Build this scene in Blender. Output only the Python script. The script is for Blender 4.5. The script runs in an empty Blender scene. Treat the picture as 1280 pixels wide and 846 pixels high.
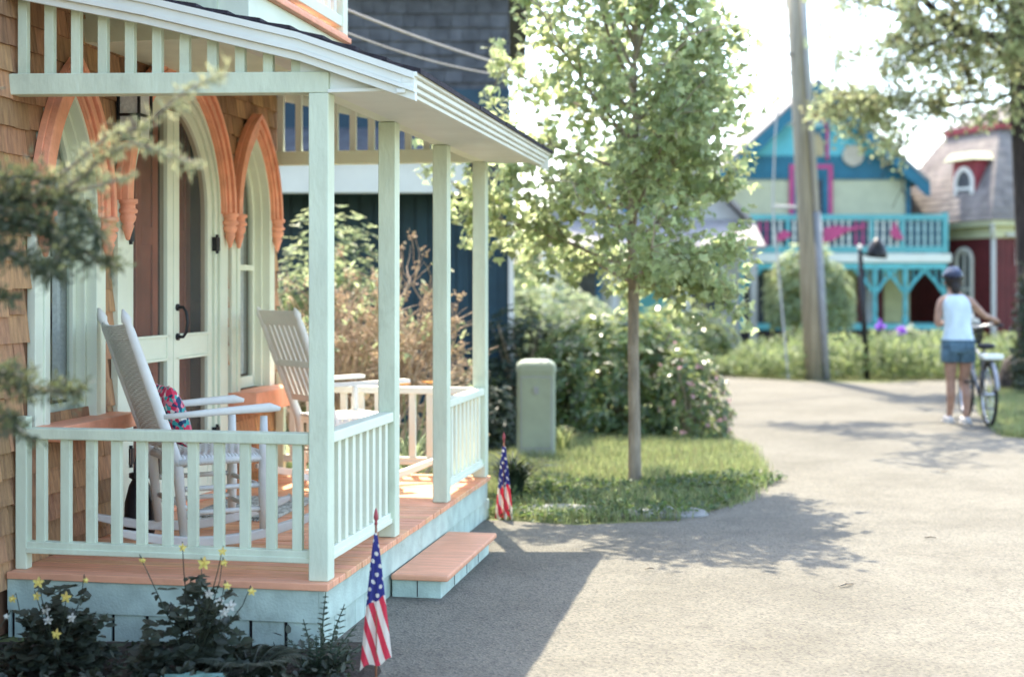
import bpy, math, random
from mathutils import Vector, Matrix
from mathutils.geometry import tessellate_polygon
PI=math.pi; R=math.radians
sc=bpy.context.scene
COL=sc.collection
H=1.47; FPX=1778.0; HY=359.0
rnd=random.Random(7)
def at(px,py,Y): return Vector(((px-640)/FPX*Y, Y, H-(py-HY)/FPX*Y))
def gr(px,py,z=0.0):
    Y=(H-z)*FPX/(py-HY); return Vector(((px-640)/FPX*Y,Y,z))
# ---------------------------------------------------------------- materials
def mat(name): 
    m=bpy.data.materials.new(name); m.use_nodes=True; nt=m.node_tree; nt.nodes.clear()
    return m,nt,nt.nodes,nt.links
def paint(name,col,rough=.5,var=.08,scale=6,bump=.15,bscale=40,col2=None,stretch=(1,1,1),spec=.35,island=0,metal=0,bdist=.01,dirt=0):
    m,nt,N,L=mat(name)
    o=N.new('ShaderNodeOutputMaterial'); b=N.new('ShaderNodeBsdfPrincipled'); L.new(b.outputs[0],o.inputs[0])
    b.inputs['Roughness'].default_value=rough; b.inputs['Metallic'].default_value=metal
    b.inputs['Specular IOR Level'].default_value=spec
    tc=N.new('ShaderNodeTexCoord'); mp=N.new('ShaderNodeMapping'); L.new(tc.outputs['Object'],mp.inputs[0]); mp.inputs['Scale'].default_value=stretch
    n=N.new('ShaderNodeTexNoise'); n.inputs['Scale'].default_value=scale; n.inputs['Detail'].default_value=6; L.new(mp.outputs[0],n.inputs[0])
    mx=N.new('ShaderNodeMix'); mx.data_type='RGBA'
    c2=col2 or tuple(c*(1-var*2.2) for c in col)
    mx.inputs[6].default_value=(*col,1); mx.inputs[7].default_value=(*c2,1)
    cr=N.new('ShaderNodeMapRange'); cr.inputs[1].default_value=.35; cr.inputs[2].default_value=.7; L.new(n.outputs[0],cr.inputs[0])
    fac=cr.outputs[0]
    L.new(fac,mx.inputs[0]); out=mx.outputs[2]
    if island:
        g=N.new('ShaderNodeNewGeometry'); hs=N.new('ShaderNodeHueSaturation')
        mr=N.new('ShaderNodeMapRange'); mr.inputs[3].default_value=1-island; mr.inputs[4].default_value=1+island
        L.new(g.outputs['Random Per Island'],mr.inputs[0]); L.new(mr.outputs[0],hs.inputs['Value'])
        mh=N.new('ShaderNodeMapRange'); mh.inputs[3].default_value=.5-.008; mh.inputs[4].default_value=.5+.010
        ml=N.new('ShaderNodeMath'); ml.operation='MULTIPLY'; ml.inputs[1].default_value=7.31; L.new(g.outputs['Random Per Island'],ml.inputs[0])
        fr=N.new('ShaderNodeMath'); fr.operation='FRACT'; L.new(ml.outputs[0],fr.inputs[0]); L.new(fr.outputs[0],mh.inputs[0]); L.new(mh.outputs[0],hs.inputs['Hue'])
        L.new(out,hs.inputs['Color']); out=hs.outputs[0]
    if dirt:
        n2=N.new('ShaderNodeTexNoise'); n2.inputs['Scale'].default_value=scale*.6; n2.inputs['Detail'].default_value=9; n2.inputs['Roughness'].default_value=.7; L.new(tc.outputs['Object'],n2.inputs[0])
        m2=N.new('ShaderNodeMapRange'); m2.inputs[1].default_value=.56; m2.inputs[2].default_value=.74; m2.inputs[4].default_value=dirt; L.new(n2.outputs[0],m2.inputs[0])
        md=N.new('ShaderNodeMix'); md.data_type='RGBA'; L.new(m2.outputs[0],md.inputs[0]); L.new(out,md.inputs[6]); md.inputs[7].default_value=(col[0]*.45,col[1]*.42,col[2]*.36,1); out=md.outputs[2]
    L.new(out,b.inputs['Base Color'])
    if bump:
        nb=N.new('ShaderNodeTexNoise'); nb.inputs['Scale'].default_value=bscale; nb.inputs['Detail'].default_value=5; L.new(mp.outputs[0],nb.inputs[0])
        bp=N.new('ShaderNodeBump'); bp.inputs['Strength'].default_value=bump; bp.inputs['Distance'].default_value=bdist; L.new(nb.outputs[0],bp.inputs['Height']); L.new(bp.outputs[0],b.inputs['Normal'])
    return m
def leafmat(name,col,tcol,rough=.45,var=.35,mix=.45,col2=None):
    m,nt,N,L=mat(name)
    o=N.new('ShaderNodeOutputMaterial'); b=N.new('ShaderNodeBsdfPrincipled'); t=N.new('ShaderNodeBsdfTranslucent'); s=N.new('ShaderNodeMixShader')
    s.inputs[0].default_value=mix; L.new(b.outputs[0],s.inputs[1]); L.new(t.outputs[0],s.inputs[2]); L.new(s.outputs[0],o.inputs[0])
    b.inputs['Roughness'].default_value=rough; b.inputs['Specular IOR Level'].default_value=.4
    g=N.new('ShaderNodeNewGeometry')
    for c,sock in ((col,b.inputs['Base Color']),(tcol,t.inputs['Color'])):
        hs=N.new('ShaderNodeHueSaturation'); mr=N.new('ShaderNodeMapRange'); mr.inputs[3].default_value=1-var; mr.inputs[4].default_value=1+var
        L.new(g.outputs['Random Per Island'],mr.inputs[0]); L.new(mr.outputs[0],hs.inputs['Value'])
        ml=N.new('ShaderNodeMath'); ml.operation='MULTIPLY'; ml.inputs[1].default_value=5.77; L.new(g.outputs['Random Per Island'],ml.inputs[0])
        fr=N.new('ShaderNodeMath'); fr.operation='FRACT'; L.new(ml.outputs[0],fr.inputs[0])
        mh=N.new('ShaderNodeMapRange'); mh.inputs[3].default_value=.475; mh.inputs[4].default_value=.515; L.new(fr.outputs[0],mh.inputs[0]); L.new(mh.outputs[0],hs.inputs['Hue'])
        hs.inputs['Color'].default_value=(*c,1)
        if col2:
            mx=N.new('ShaderNodeMix'); mx.data_type='RGBA'; mx.inputs[6].default_value=(*c,1); mx.inputs[7].default_value=(*col2,1)
            gt=N.new('ShaderNodeMath'); gt.operation='GREATER_THAN'; gt.inputs[1].default_value=.72; L.new(fr.outputs[0],gt.inputs[0]); L.new(gt.outputs[0],mx.inputs[0]); L.new(mx.outputs[2],hs.inputs['Color'])
        L.new(hs.outputs[0],sock)
    return m
def glassmat(name,tint=(.75,.8,.8),base=.12,rough=.02):
    m,nt,N,L=mat(name)
    o=N.new('ShaderNodeOutputMaterial'); t=N.new('ShaderNodeBsdfTransparent'); g=N.new('ShaderNodeBsdfGlossy'); s=N.new('ShaderNodeMixShader')
    t.inputs[0].default_value=(*tint,1); g.inputs['Roughness'].default_value=rough
    lw=N.new('ShaderNodeLayerWeight'); lw.inputs[0].default_value=.5
    pw=N.new('ShaderNodeMath'); pw.operation='POWER'; pw.inputs[1].default_value=4; L.new(lw.outputs['Facing'],pw.inputs[0])
    ad=N.new('ShaderNodeMath'); ad.operation='MULTIPLY_ADD'; ad.use_clamp=True; ad.inputs[1].default_value=.6; ad.inputs[2].default_value=base; L.new(pw.outputs[0],ad.inputs[0]); L.new(ad.outputs[0],s.inputs[0])
    L.new(t.outputs[0],s.inputs[1]); L.new(g.outputs[0],s.inputs[2]); L.new(s.outputs[0],o.inputs[0])
    return m
M={}
M['mint']=paint('mint_paint',(.65,.72,.54),.5,.07,7,.3,45,dirt=.34,stretch=(1,1,.35))
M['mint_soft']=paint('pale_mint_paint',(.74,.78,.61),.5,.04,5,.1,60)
M['skirt']=paint('worn_mint_paint',(.50,.62,.52),.6,.12,9,.3,90,dirt=.6)
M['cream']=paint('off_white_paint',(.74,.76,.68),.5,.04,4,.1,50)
M['coral']=paint('coral_paint',(.94,.40,.235),.5,.10,11,.3,50,dirt=.28)
M['deck']=paint('coral_deck_paint',(.85,.42,.23),.5,.12,5,.3,30,stretch=(10,1,1),island=.1,dirt=.35)
M['shingle']=paint('cedar_shingle',(.50,.28,.14),.8,.2,7,.8,28,col2=(.30,.165,.09),stretch=(7,7,.7),island=.3,bdist=.012)
M['backing']=paint('wall_backing',(.16,.08,.04),.9)
M['asphalt_roof']=paint('dark_roof_shingle',(.035,.03,.04),.85,.3,40,.8,90,island=.2)
M['screen']=glassmat('door_screen',(.72,.66,.6),.02,.5)
M['glass']=glassmat('window_glass',(.8,.85,.85),.1,.01)
M['reddoor']=paint('red_brown_wood',(.62,.20,.12),.5,.15,5,.2,30,stretch=(1,8,1))
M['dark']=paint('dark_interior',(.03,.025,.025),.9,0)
M['black']=paint('black_metal',(.012,.012,.015),.4,0)
M['lace']=paint('lace_cloth',(.75,.74,.70),.9,.1,60,.5,120)
M['white']=paint('white_paint',(.80,.78,.70),.45,.04,6,.1,60)
M['white_rocker']=paint('grey_white_paint',(.70,.69,.63),.45,.06,8,.15,60)
M['soil']=paint('garden_soil',(.045,.032,.025),.95,.3,30,1,60)
M['bark']=paint('grey_brown_bark',(.34,.28,.20),.9,.25,14,1,40,stretch=(1,1,.3),bdist=.02)
M['bark_dark']=paint('dark_bark',(.06,.045,.04),.95,.3,9,1,25,stretch=(1,1,.3),bdist=.05)
M['twig']=paint('dry_twig',(.55,.42,.30),.9,.25,20,.3,60,island=.3)
M['box']=paint('utility_green_paint',(.30,.34,.26),.5,.08,5,.05,50,dirt=.3)
M['pole']=paint('weathered_pole_wood',(.42,.37,.28),.9,.2,4,.7,20,stretch=(6,6,.4))
M['greymetal']=paint('grey_metal',(.30,.31,.33),.5,.08,8,.1,60)
M['wire']=paint('cable_rubber',(.05,.05,.05),.6,0)
M['wire_light']=paint('pale_cable',(.42,.38,.34),.6,0)
M['maple']=leafmat('maple_leaf',(.18,.23,.12),(.60,.68,.34),.32,.38,.5)
M['rhodo']=leafmat('glossy_leaf',(.06,.10,.04),(.40,.48,.18),.2,.4,.35)
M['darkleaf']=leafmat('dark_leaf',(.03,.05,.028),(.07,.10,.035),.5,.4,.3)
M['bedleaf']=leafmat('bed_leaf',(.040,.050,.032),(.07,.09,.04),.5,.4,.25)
M['lightleaf']=leafmat('light_leaf',(.17,.22,.12),(.48,.56,.30),.5,.35,.45)
M['bigleaf']=leafmat('big_tree_leaf',(.22,.26,.14),(.66,.74,.40),.5,.28,.5,col2=(.36,.33,.19))
M['juniper_sunlit_tone']=leafmat('juniper_sunlit_tone',(.18,.21,.12),(.45,.46,.25),.6,.3,.45)  # paler needle colour stands in for sun on the reaching twigs
M['juniper']=leafmat('juniper_needle',(.05,.068,.04),(.17,.20,.09),.6,.35,.35)
M['grass']=leafmat('grass_blade',(.13,.18,.075),(.38,.46,.19),.6,.4,.42,col2=(.3,.28,.15))
M['weed']=leafmat('meadow_leaf',(.12,.19,.07),(.34,.42,.18),.6,.35,.45,col2=(.3,.33,.2))
M['petal_yellow']=leafmat('yellow_petal',(.75,.66,.18),(.7,.6,.15),.6,.12,.4)
M['petal_white']=leafmat('white_petal',(.6,.6,.52),(.5,.5,.42),.6,.12,.4)
M['petal_pink']=leafmat('pink_petal',(.6,.36,.36),(.5,.3,.3),.6,.2,.4)
M['petal_purple']=leafmat('purple_petal',(.3,.1,.6),(.35,.12,.6),.6,.15,.4)
M['petal_orange']=leafmat('orange_petal',(.75,.38,.08),(.7,.35,.08),.6,.15,.4)
M['hosta']=leafmat('blue_green_leaf',(.12,.23,.2),(.1,.2,.1),.5,.1,.2)
M['skin']=paint('skin',(.40,.23,.16),.5,.14,12,.2,30)
M['tank']=paint('white_blue_knit',(.62,.74,.80),.9,.12,9,.9,9,stretch=(1,1,.5),bdist=.03)
M['denim']=paint('denim',(.11,.19,.24),.9,.25,14,.9,14,bdist=.02)
M['hair']=paint('dark_hair',(.02,.014,.012),.6,.1)
M['shoe']=paint('pale_canvas',(.55,.53,.5),.8,.05)
M['rock']=paint('brown_rock',(.07,.055,.045),.9,.3,5,1,9,bdist=.08,dirt=.5)
M['teal']=paint('bright_teal_paint',(.12,.42,.44),.5,.08,4,.1,20)
M['deepteal']=paint('deep_blue_teal_paint',(.02,.15,.22),.5,.1,4,.1,20)
M['ltteal']=paint('light_teal_paint',(.13,.50,.54),.5,.07,4,.1,20)
M['paleteal']=paint('pale_teal_paint',(.42,.62,.60),.5,.07,4,.1,20)
M['creamsiding']=paint('cream_yellow_siding',(.56,.56,.36),.6,.06,4,.1,20)
M['magenta']=paint('magenta_paint',(.50,.07,.20),.5,.08,6,0)
M['maroon']=paint('maroon_siding',(.12,.018,.02),.6,.15,4,.2,20)
M['darkred']=paint('dark_red_trim',(.28,.04,.05),.6,.1)
M['greyroof']=paint('weathered_grey_roof',(.24,.21,.185),.9,.22,5,.7,30,island=.18,col2=(.17,.15,.14))
M['paleroof']=paint('pale_grey_roof',(.36,.33,.31),.9,.12,5,.4,30)
M['slate']=paint('slate_grey_shingle',(.10,.105,.11),.85,.2,6,.5,30,island=.16)
M['navy']=paint('deep_blue_siding',(.022,.06,.085),.55,.15,3,.1,20)
M['greysiding']=paint('pale_grey_siding',(.50,.50,.49),.6,.06)
M['bluetrim']=paint('blue_trim',(.03,.16,.32),.5,.1)
# ---------------------------------------------------------------- mesh builder
class MB:
    def __init__(s): s.v=[];s.f=[];s.m=[];s.uv=[];s.cur=0
    def add(s,vs,fs):
        n=len(s.v); s.v.extend(vs)
        for f in fs: s.f.append([i+n for i in f]); s.m.append(s.cur)
        return s
    def box(s,x0,x1,y0,y1,z0,z1):
        if x0>x1:x0,x1=x1,x0
        if y0>y1:y0,y1=y1,y0
        if z0>z1:z0,z1=z1,z0
        return s.add([(x0,y0,z0),(x1,y0,z0),(x1,y1,z0),(x0,y1,z0),(x0,y0,z1),(x1,y0,z1),(x1,y1,z1),(x0,y1,z1)],
          [(0,3,2,1),(4,5,6,7),(0,1,5,4),(1,2,6,5),(2,3,7,6),(3,0,4,7)])
    def hexa(s,p): # p: 8 points bottom 4, top 4
        return s.add(p,[(0,3,2,1),(4,5,6,7),(0,1,5,4),(1,2,6,5),(2,3,7,6),(3,0,4,7)])
    def bar(s,p,q,w,h,up=(0,0,1)):
        p=Vector(p);q=Vector(q);d=(q-p).normalized();u=Vector(up)
        a=d.cross(u)
        if a.length<1e-4:a=d.cross(Vector((0,1,0)))
        a.normalize();b=a.cross(d).normalized()
        a=a*w/2;b=b*h/2
        vs=[p-a-b,p+a-b,p+a+b,p-a+b,q-a-b,q+a-b,q+a+b,q-a+b]
        return s.add([tuple(x) for x in vs],[(0,1,2,3),(7,6,5,4),(0,4,5,1),(1,5,6,2),(2,6,7,3),(3,7,4,0)])
    def tube(s,pts,rad,n=8,sx=1,cap=True):
        pts=[Vector(p) for p in pts]
        if not hasattr(rad,'__len__'): rad=[rad]*len(pts)
        rings=[];ref=None
        for i,p in enumerate(pts):
            d=(pts[min(i+1,len(pts)-1)]-pts[max(i-1,0)])
            if d.length<1e-9:d=Vector((0,0,1))
            d.normalize()
            if ref is None:
                ref=Vector((1,0,0)) if abs(d.x)<.8 else Vector((0,1,0))
            a=(ref-d*ref.dot(d)).normalized();b=d.cross(a);ref=a
            rings.append([tuple(p+(a*math.cos(2*PI*k/n)*sx+b*math.sin(2*PI*k/n))*rad[i]) for k in range(n)])
        vs=[v for r in rings for v in r];fs=[]
        for i in range(len(pts)-1):
            for k in range(n):
                fs.append((i*n+k,i*n+(k+1)%n,(i+1)*n+(k+1)%n,(i+1)*n+k))
        if cap: fs.append(tuple(reversed(range(n))));fs.append(tuple(range((len(pts)-1)*n,len(pts)*n)))
        return s.add(vs,fs)
    def lathe(s,prof,c=(0,0,0),n=16,a0=0,a1=2*PI):
        full=abs(a1-a0-2*PI)<1e-6; k=n if full else n+1
        vs=[];fs=[]
        for r,z in prof:
            for i in range(k):
                t=a0+(a1-a0)*i/n; vs.append((c[0]+r*math.cos(t),c[1]+r*math.sin(t),c[2]+z))
        for j in range(len(prof)-1):
            for i in range(n):
                i2=(i+1)%k if full else i+1
                fs.append((j*k+i,j*k+i2,(j+1)*k+i2,(j+1)*k+i))
        return s.add(vs,fs)
    def ell(s,c,r,n=14,m=8,rot=None):
        vs=[];fs=[]
        for j in range(m+1):
            ph=-PI/2+PI*j/m
            for i in range(n):
                t=2*PI*i/n; v=Vector((r[0]*math.cos(ph)*math.cos(t),r[1]*math.cos(ph)*math.sin(t),r[2]*math.sin(ph)))
                if rot: v=rot@v
                vs.append(tuple(Vector(c)+v))
        for j in range(m):
            for i in range(n): fs.append((j*n+i,j*n+(i+1)%n,(j+1)*n+(i+1)%n,(j+1)*n+i))
        return s.add(vs,fs)
    def band(s,outer,inner,y0,y1):  # strips of (x,z) points, extruded between y0 and y1
        n=len(outer);vs=[]
        for y in (y0,y1):
            vs+=[(x,y,z) for x,z in outer]; vs+=[(x,y,z) for x,z in inner]
        fs=[]
        for i in range(n-1):
            o0,o1,i0,i1=i,i+1,n+i,n+i+1
            fs.append((o0,o1,i1,i0)); fs.append((2*n+i0,2*n+i1,2*n+o1,2*n+o0))
            fs.append((o0,2*n+o0,2*n+o1,o1)); fs.append((i0,i1,2*n+i1,2*n+i0))
        for e in (0,n-1): fs.append((e,n+e,3*n+e,2*n+e))
        return s.add(vs,fs)
    def prism(s,poly,y0,y1): # poly of (x,z)
        n=len(poly);vs=[(x,y0,z) for x,z in poly]+[(x,y1,z) for x,z in poly]
        tri=tessellate_polygon([[Vector((x,z,0)) for x,z in poly]])
        fs=[tuple(t) for t in tri]+[tuple(n+i for i in reversed(t)) for t in tri]
        fs+=[(i,(i+1)%n,n+(i+1)%n,n+i) for i in range(n)]
        return s.add(vs,fs)
    def leaf(s,p,d,nrm,L,W,fold=.25,kind=0,curl=.15):
        d=d.normalized(); a=d.cross(nrm)
        if a.length<1e-3:a=d.cross(Vector((.3,.5,.8)))
        a.normalize(); n=a.cross(d)
        def P(x,y): # x along, y across
            return tuple(p+d*(x*L)+a*(y*W)+n*(abs(y)*fold*W-curl*L*x*x))
        if kind==0:
            vs=[P(0,0),P(.35,.5),P(1,0),P(.35,-.5)];fs=[(0,1,2),(0,2,3)]
        elif kind==1:
            vs=[P(0,0),P(.25,.42),P(.65,.42),P(1,0),P(.65,-.42),P(.25,-.42)];fs=[(0,1,2,3),(0,3,4,5)]
        else: # maple
            o=[(0,0),(.1,.28),(.02,.46),(.22,.42),(.48,.62),(.5,.38),(.62,.2),(1,0)]
            vs=[P(*q) for q in o]+[P(x,-y) for x,y in o[1:-1]]
            fs=[(0,1,2,3),(0,3,4,5),(0,5,6,7),(0,10,9,8),(0,12,11,10),(0,7,13,12)]
        return s.add(vs,fs)
    def build(s,name,m=None,parent=None,smooth=False,bevel=0,auto=None,uv=None):
        me=bpy.data.meshes.new(name); me.from_pydata([tuple(v) for v in s.v],[],s.f)
        ms=m if isinstance(m,(list,tuple)) else [m]
        for x in ms: me.materials.append(M[x] if isinstance(x,str) else x)
        if len(ms)>1: me.polygons.foreach_set('material_index',s.m)
        if smooth: me.polygons.foreach_set('use_smooth',[True]*len(me.polygons))
        if uv:
            l=me.uv_layers.new(name='UVMap')
            for lp in me.loops: l.data[lp.index].uv=uv[lp.vertex_index]
        me.update()
        o=bpy.data.objects.new(name,me); COL.objects.link(o)
        if parent: o.parent=parent
        if bevel:
            b=o.modifiers.new('Bevel','BEVEL'); b.width=bevel; b.segments=2; b.limit_method='ANGLE'
        return o
def empty(name,label,cat,loc=(0,0,0),rz=0,group=None,kind=None):
    o=bpy.data.objects.new(name,None); COL.objects.link(o); o.location=loc; o.rotation_euler=(0,0,rz)
    o.empty_display_size=.2
    return tag(o,label,cat,group,kind)
def tag(o,label=None,cat=None,group=None,kind=None):
    if label:o['label']=label
    if cat:o['category']=cat
    if group:o['group']=group
    if kind:o['kind']=kind
    return o
def rvec(): 
    while 1:
        v=Vector((rnd.uniform(-1,1),rnd.uniform(-1,1),rnd.uniform(-1,1)))
        if .05<v.length<1:return v.normalized()
def kids(o): return [c for c in bpy.data.objects if c.parent==o]

M['tansign']=paint('tan_panel',(.45,.36,.20),.7,.1)
M['orangecloth']=paint('orange_cloth',(.8,.22,.05),.8,.05)
M['helmetrib']=paint('pale_helmet_stripe',(.16,.2,.3),.25,0)
# ================================================================ COTTAGE (local x along the porch, y towards the wall)
OX,OY=-.782,5.84; ANG=R(90-10.36)
cot=empty('cottage','cedar shingled cottage with a mint porch, coral arch mouldings and coral deck','cottage',(OX,OY,0),ANG)
cosA,sinA=math.cos(ANG),math.sin(ANG)
def W(u,v,z=0): return Vector((OX+u*cosA-v*sinA,OY+u*sinA+v*cosA,z))
WV=1.36
def arcs(u0,u1,zs,za,t=0,n=10):
    w=(u1-u0)/2;h=za-zs;Rr=(w*w+h*h)/(2*w);r=Rr-t
    top=math.sqrt(max(r*r-(Rr-w)**2,1e-6)); amax=math.atan2(top,Rr-w)
    Lp=[(u0+Rr-r*math.cos(amax*i/n),zs+r*math.sin(amax*i/n)) for i in range(n+1)]
    uc=(u0+u1)/2
    return Lp+[(2*uc-x,z) for x,z in reversed(Lp[:-1])]
def framepts(u0,u1,z0,zs,za,t,bot=0): 
    a=arcs(u0,u1,zs,za,t); return [(a[0][0],z0+bot)]+a+[(a[-1][0],z0+bot)]
OPEN=[(.11,.82,.86,1.80,2.53,.12),(.92,2.38,.27,1.90,2.73,.12),(2.41,3.19,.84,1.90,2.55,.12)]
# wall backing with three pointed openings
outer=[(-2.6,0),(3.28,0),(3.28,4.6),(-2.6,4.6)]
loops=[[Vector((x,z,0)) for x,z in outer]];allp=list(outer)
for (a,b,z0,zs,za,t) in OPEN:
    hp=framepts(a,b,z0+.001,zs,za,.13); hp=list(reversed(hp)); loops.append([Vector((x,z,0)) for x,z in hp]); allp+=hp
wb=MB(); tri=tessellate_polygon(loops)
wb.add([(x,1.385,z) for x,z in allp],[tuple(t) for t in tri])
wb.add([(-2.6,1.385,0),(-2.6,5,0),(-2.6,5,4.6),(-2.6,1.385,4.6)],[(0,1,2,3)])
wb.add([(3.28,1.385,0),(3.28,5,0),(3.28,5,4.6),(3.28,1.385,4.6)],[(0,3,2,1)])
wb.add([(-2.6,5,0),(3.28,5,0),(3.28,5,4.6),(-2.6,5,4.6)],[(0,1,2,3)])
# gable ends
for u in (-2.6,3.28): wb.add([(u,1.385,4.6),(u,5,4.6),(u,3.19,6.2)],[(0,1,2)])
wall=wb.build('wall','backing',cot)
# cedar shingles
sh=MB(); z=.2;row=0
while z<4.55:
    u=-2.6+(-.05 if row%2 else -.11)
    hgt=.118
    while u<3.285:
        w=rnd.uniform(.075,.19); u1=min(u+w-.003,3.285+rnd.uniform(0,.012))
        if 3.285-(u+w)<.05:u1=3.285+rnd.uniform(0,.015)
        uc=(u+u1)/2;skip=False
        for (a,b,z0,zs,za,t) in OPEN:
            if a+.02<uc<b-.02 and z0-.03<z+.05:
                h=za-zs;wd=(b-a)/2;Rr=(wd*wd+h*h)/(2*wd)
                if z+.05<zs: skip=True
                else:
                    dx=abs(uc-(a+b)/2)+Rr-wd
                    if dx*dx+(z+.05-zs)**2<(Rr-.05)**2: skip=True
        if not skip and u1>u:
            j=rnd.uniform(-.006,.004); y=1.385; dz=rnd.uniform(-.002,.003)
            sh.hexa([(u,y,z+j),(u1,y,z+j),(u1,y-.026+dz,z+j),(u,y-.026+dz,z+j),(u,y,z+hgt+.012),(u1,y,z+hgt+.012),(u1,y-.008,z+hgt+.012),(u,y-.008,z+hgt+.012)])
        u=u+w if u1<3.285 else 9
    z+=.115;row+=1
sh.build('shingle_cladding','shingle',cot)
# interior: floor and back to stop light
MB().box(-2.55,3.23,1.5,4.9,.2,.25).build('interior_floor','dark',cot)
# ---- windows
def pendant(parent,u,z,s=1):
    mb=MB(); prof=[(0,-.15),(.008,-.145),(.016,-.11),(.026,-.075),(.020,-.07),(.030,-.05),(.034,-.03),(.026,-.018),(.038,-.012),(.040,.0),(.030,.01),(.030,.03),(.040,.036),(.040,.055),(0,.055)]
    mb.lathe([(r*1.25*s,zz*s) for r,zz in prof],(u,1.315,z),14); return mb.build('pendant','coral',parent,smooth=True)
def moulding(parent,a,b,zs,za,t=.12):
    mb=MB()
    mb.band(arcs(a,b,zs,za,0),arcs(a,b,zs,za,t),1.36,1.325)
    mb.band(arcs(a,b,zs,za,.004),arcs(a,b,zs,za,t*.28),1.326,1.290)
    mb.band(arcs(a,b,zs,za,t*.40),arcs(a,b,zs,za,t*.72),1.326,1.302)
    mb.band(arcs(a,b,zs,za,t*.80),arcs(a,b,zs,za,t*.98),1.326,1.312)
    o=mb.build('arch_moulding','coral',parent,bevel=.004)
    pendant(parent,a+.055,zs-.05);pendant(parent,b-.055,zs-.05)
def sill(parent,a,b,z0,z1,p):
    mb=MB(); mb.box(a,b,1.385,1.36-p,z0,z1); mb.build('sill','coral',parent,bevel=.006)
def window(i,frost=False):
    a,b,z0,zs,za,t=OPEN[i]
    mb=MB()   # casing with stepped profile
    mb.band(framepts(a+.02,b-.02,z0,zs,za-.03,.07),framepts(a+.02,b-.02,z0,zs,za-.03,.115),1.40,1.335)
    mb.band(framepts(a+.02,b-.02,z0,zs,za-.03,.0),framepts(a+.02,b-.02,z0,zs,za-.03,.07),1.384,1.345)
    mb.band(framepts(a+.02,b-.02,z0,zs,za-.03,.115),framepts(a+.02,b-.02,z0,zs,za-.03,.135),1.47,1.385)
    win=mb.build('window','mint_soft',cot,bevel=.003)
    moulding(win,a,b,zs,za,t)
    i0,i1=a+.165,b-.165; uc=(a+b)/2
    s=MB(); s.band(framepts(a+.02,b-.02,z0+.0,zs,za-.03,.134),framepts(a+.02,b-.02,z0,zs,za-.03,.165),1.465,1.43)
    s.box(i0,i1,1.465,1.43,z0,z0+.07); s.box(i0-.0,i1,1.463,1.425,1.575,1.61)
    s.build('sash','mint_soft',win,bevel=.003)
    g=MB(); p=framepts(a+.02,b-.02,z0,zs,za-.03,.16); g.add([(x,1.45,z) for x,z in p],[tuple(t) for t in tessellate_polygon([[Vector((x,z,0)) for x,z in p]])])
    g.build('pane','glass',win)
    c=MB();   # lace curtain: scalloped edge, hanging folds
    n=26
    for k in range(n):
        for q,(uu0,uu1,sg) in enumerate(((i0-.02,i0+.17 if i==0 else i0+.26,1),(i1-.07,i1+.02,-1))):
            x0=uu0;zt=2.3;zb=z0+.08
            za_,zb_=zt-(zt-zb)*k/n,zt-(zt-zb)*(k+1)/n
            sc0=.012*abs(math.sin(k*1.3)); edge=(uu1+sc0) if q==0 else uu1
            x=[x0+(edge-x0)*j/6 for j in range(7)]
            vs=[(xx,1.50+.014*math.sin(xx*90),za_) for xx in x]+[(xx,1.50+.014*math.sin(xx*90),zb_) for xx in x]
            c.add(vs,[(j,j+1,8+j,7+j) for j in range(6)])
    c.build('curtain','lace',win)
    if i==0: sill(win,a+.02,b+.08,.795,.862,.14)
    else: sill(win,a+.02,b-.02,.72,.842,.17)
    return win
window(0)
window(2)
# dark room behind the windows
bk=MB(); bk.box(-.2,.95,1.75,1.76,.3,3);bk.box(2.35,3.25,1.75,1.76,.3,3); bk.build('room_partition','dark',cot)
# ---- door
a,b,z0,zs,za,t=OPEN[1]
mb=MB()
mb.band(framepts(a+.01,b-.01,z0,zs,za-.04,.0),framepts(a+.01,b-.01,z0,zs,za-.04,.12),1.384,1.345)
mb.band(framepts(a+.01,b-.01,z0,zs,za-.04,.125),framepts(a+.01,b-.01,z0,zs,za-.04,.165),1.43,1.36)
df=mb.build('door_frame','mint_soft',cot,bevel=.003)
moulding(df,a,b,zs,za,.12)
uc=(a+b)/2
def leafpts(side,t,zb,gap):
    p=arcs(a+.01,b-.01,zs,za-.04,t,14); n=len(p)//2
    h=p[:n+1] if side<0 else list(reversed(p[n:]))
    # keep until reaching gap from the centre
    out=[(h[0][0],zb)]
    for q in h:
        if abs(q[0]-uc)>=gap: out.append(q)
        last=q
    # interpolate apex at gap
    q0=out[-1]; 
    k=None
    for i in range(len(h)-1):
        if abs(h[i][0]-uc)>=gap>=abs(h[i+1][0]-uc):
            f=(abs(h[i][0]-uc)-gap)/max(abs(h[i][0]-uc)-abs(h[i+1][0]-uc),1e-6); k=(h[i][0]+(h[i+1][0]-h[i][0])*f,h[i][1]+(h[i+1][1]-h[i][1])*f)
    if k: out.append(k)
    out.append((uc+side*gap,zb))
    return out
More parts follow.
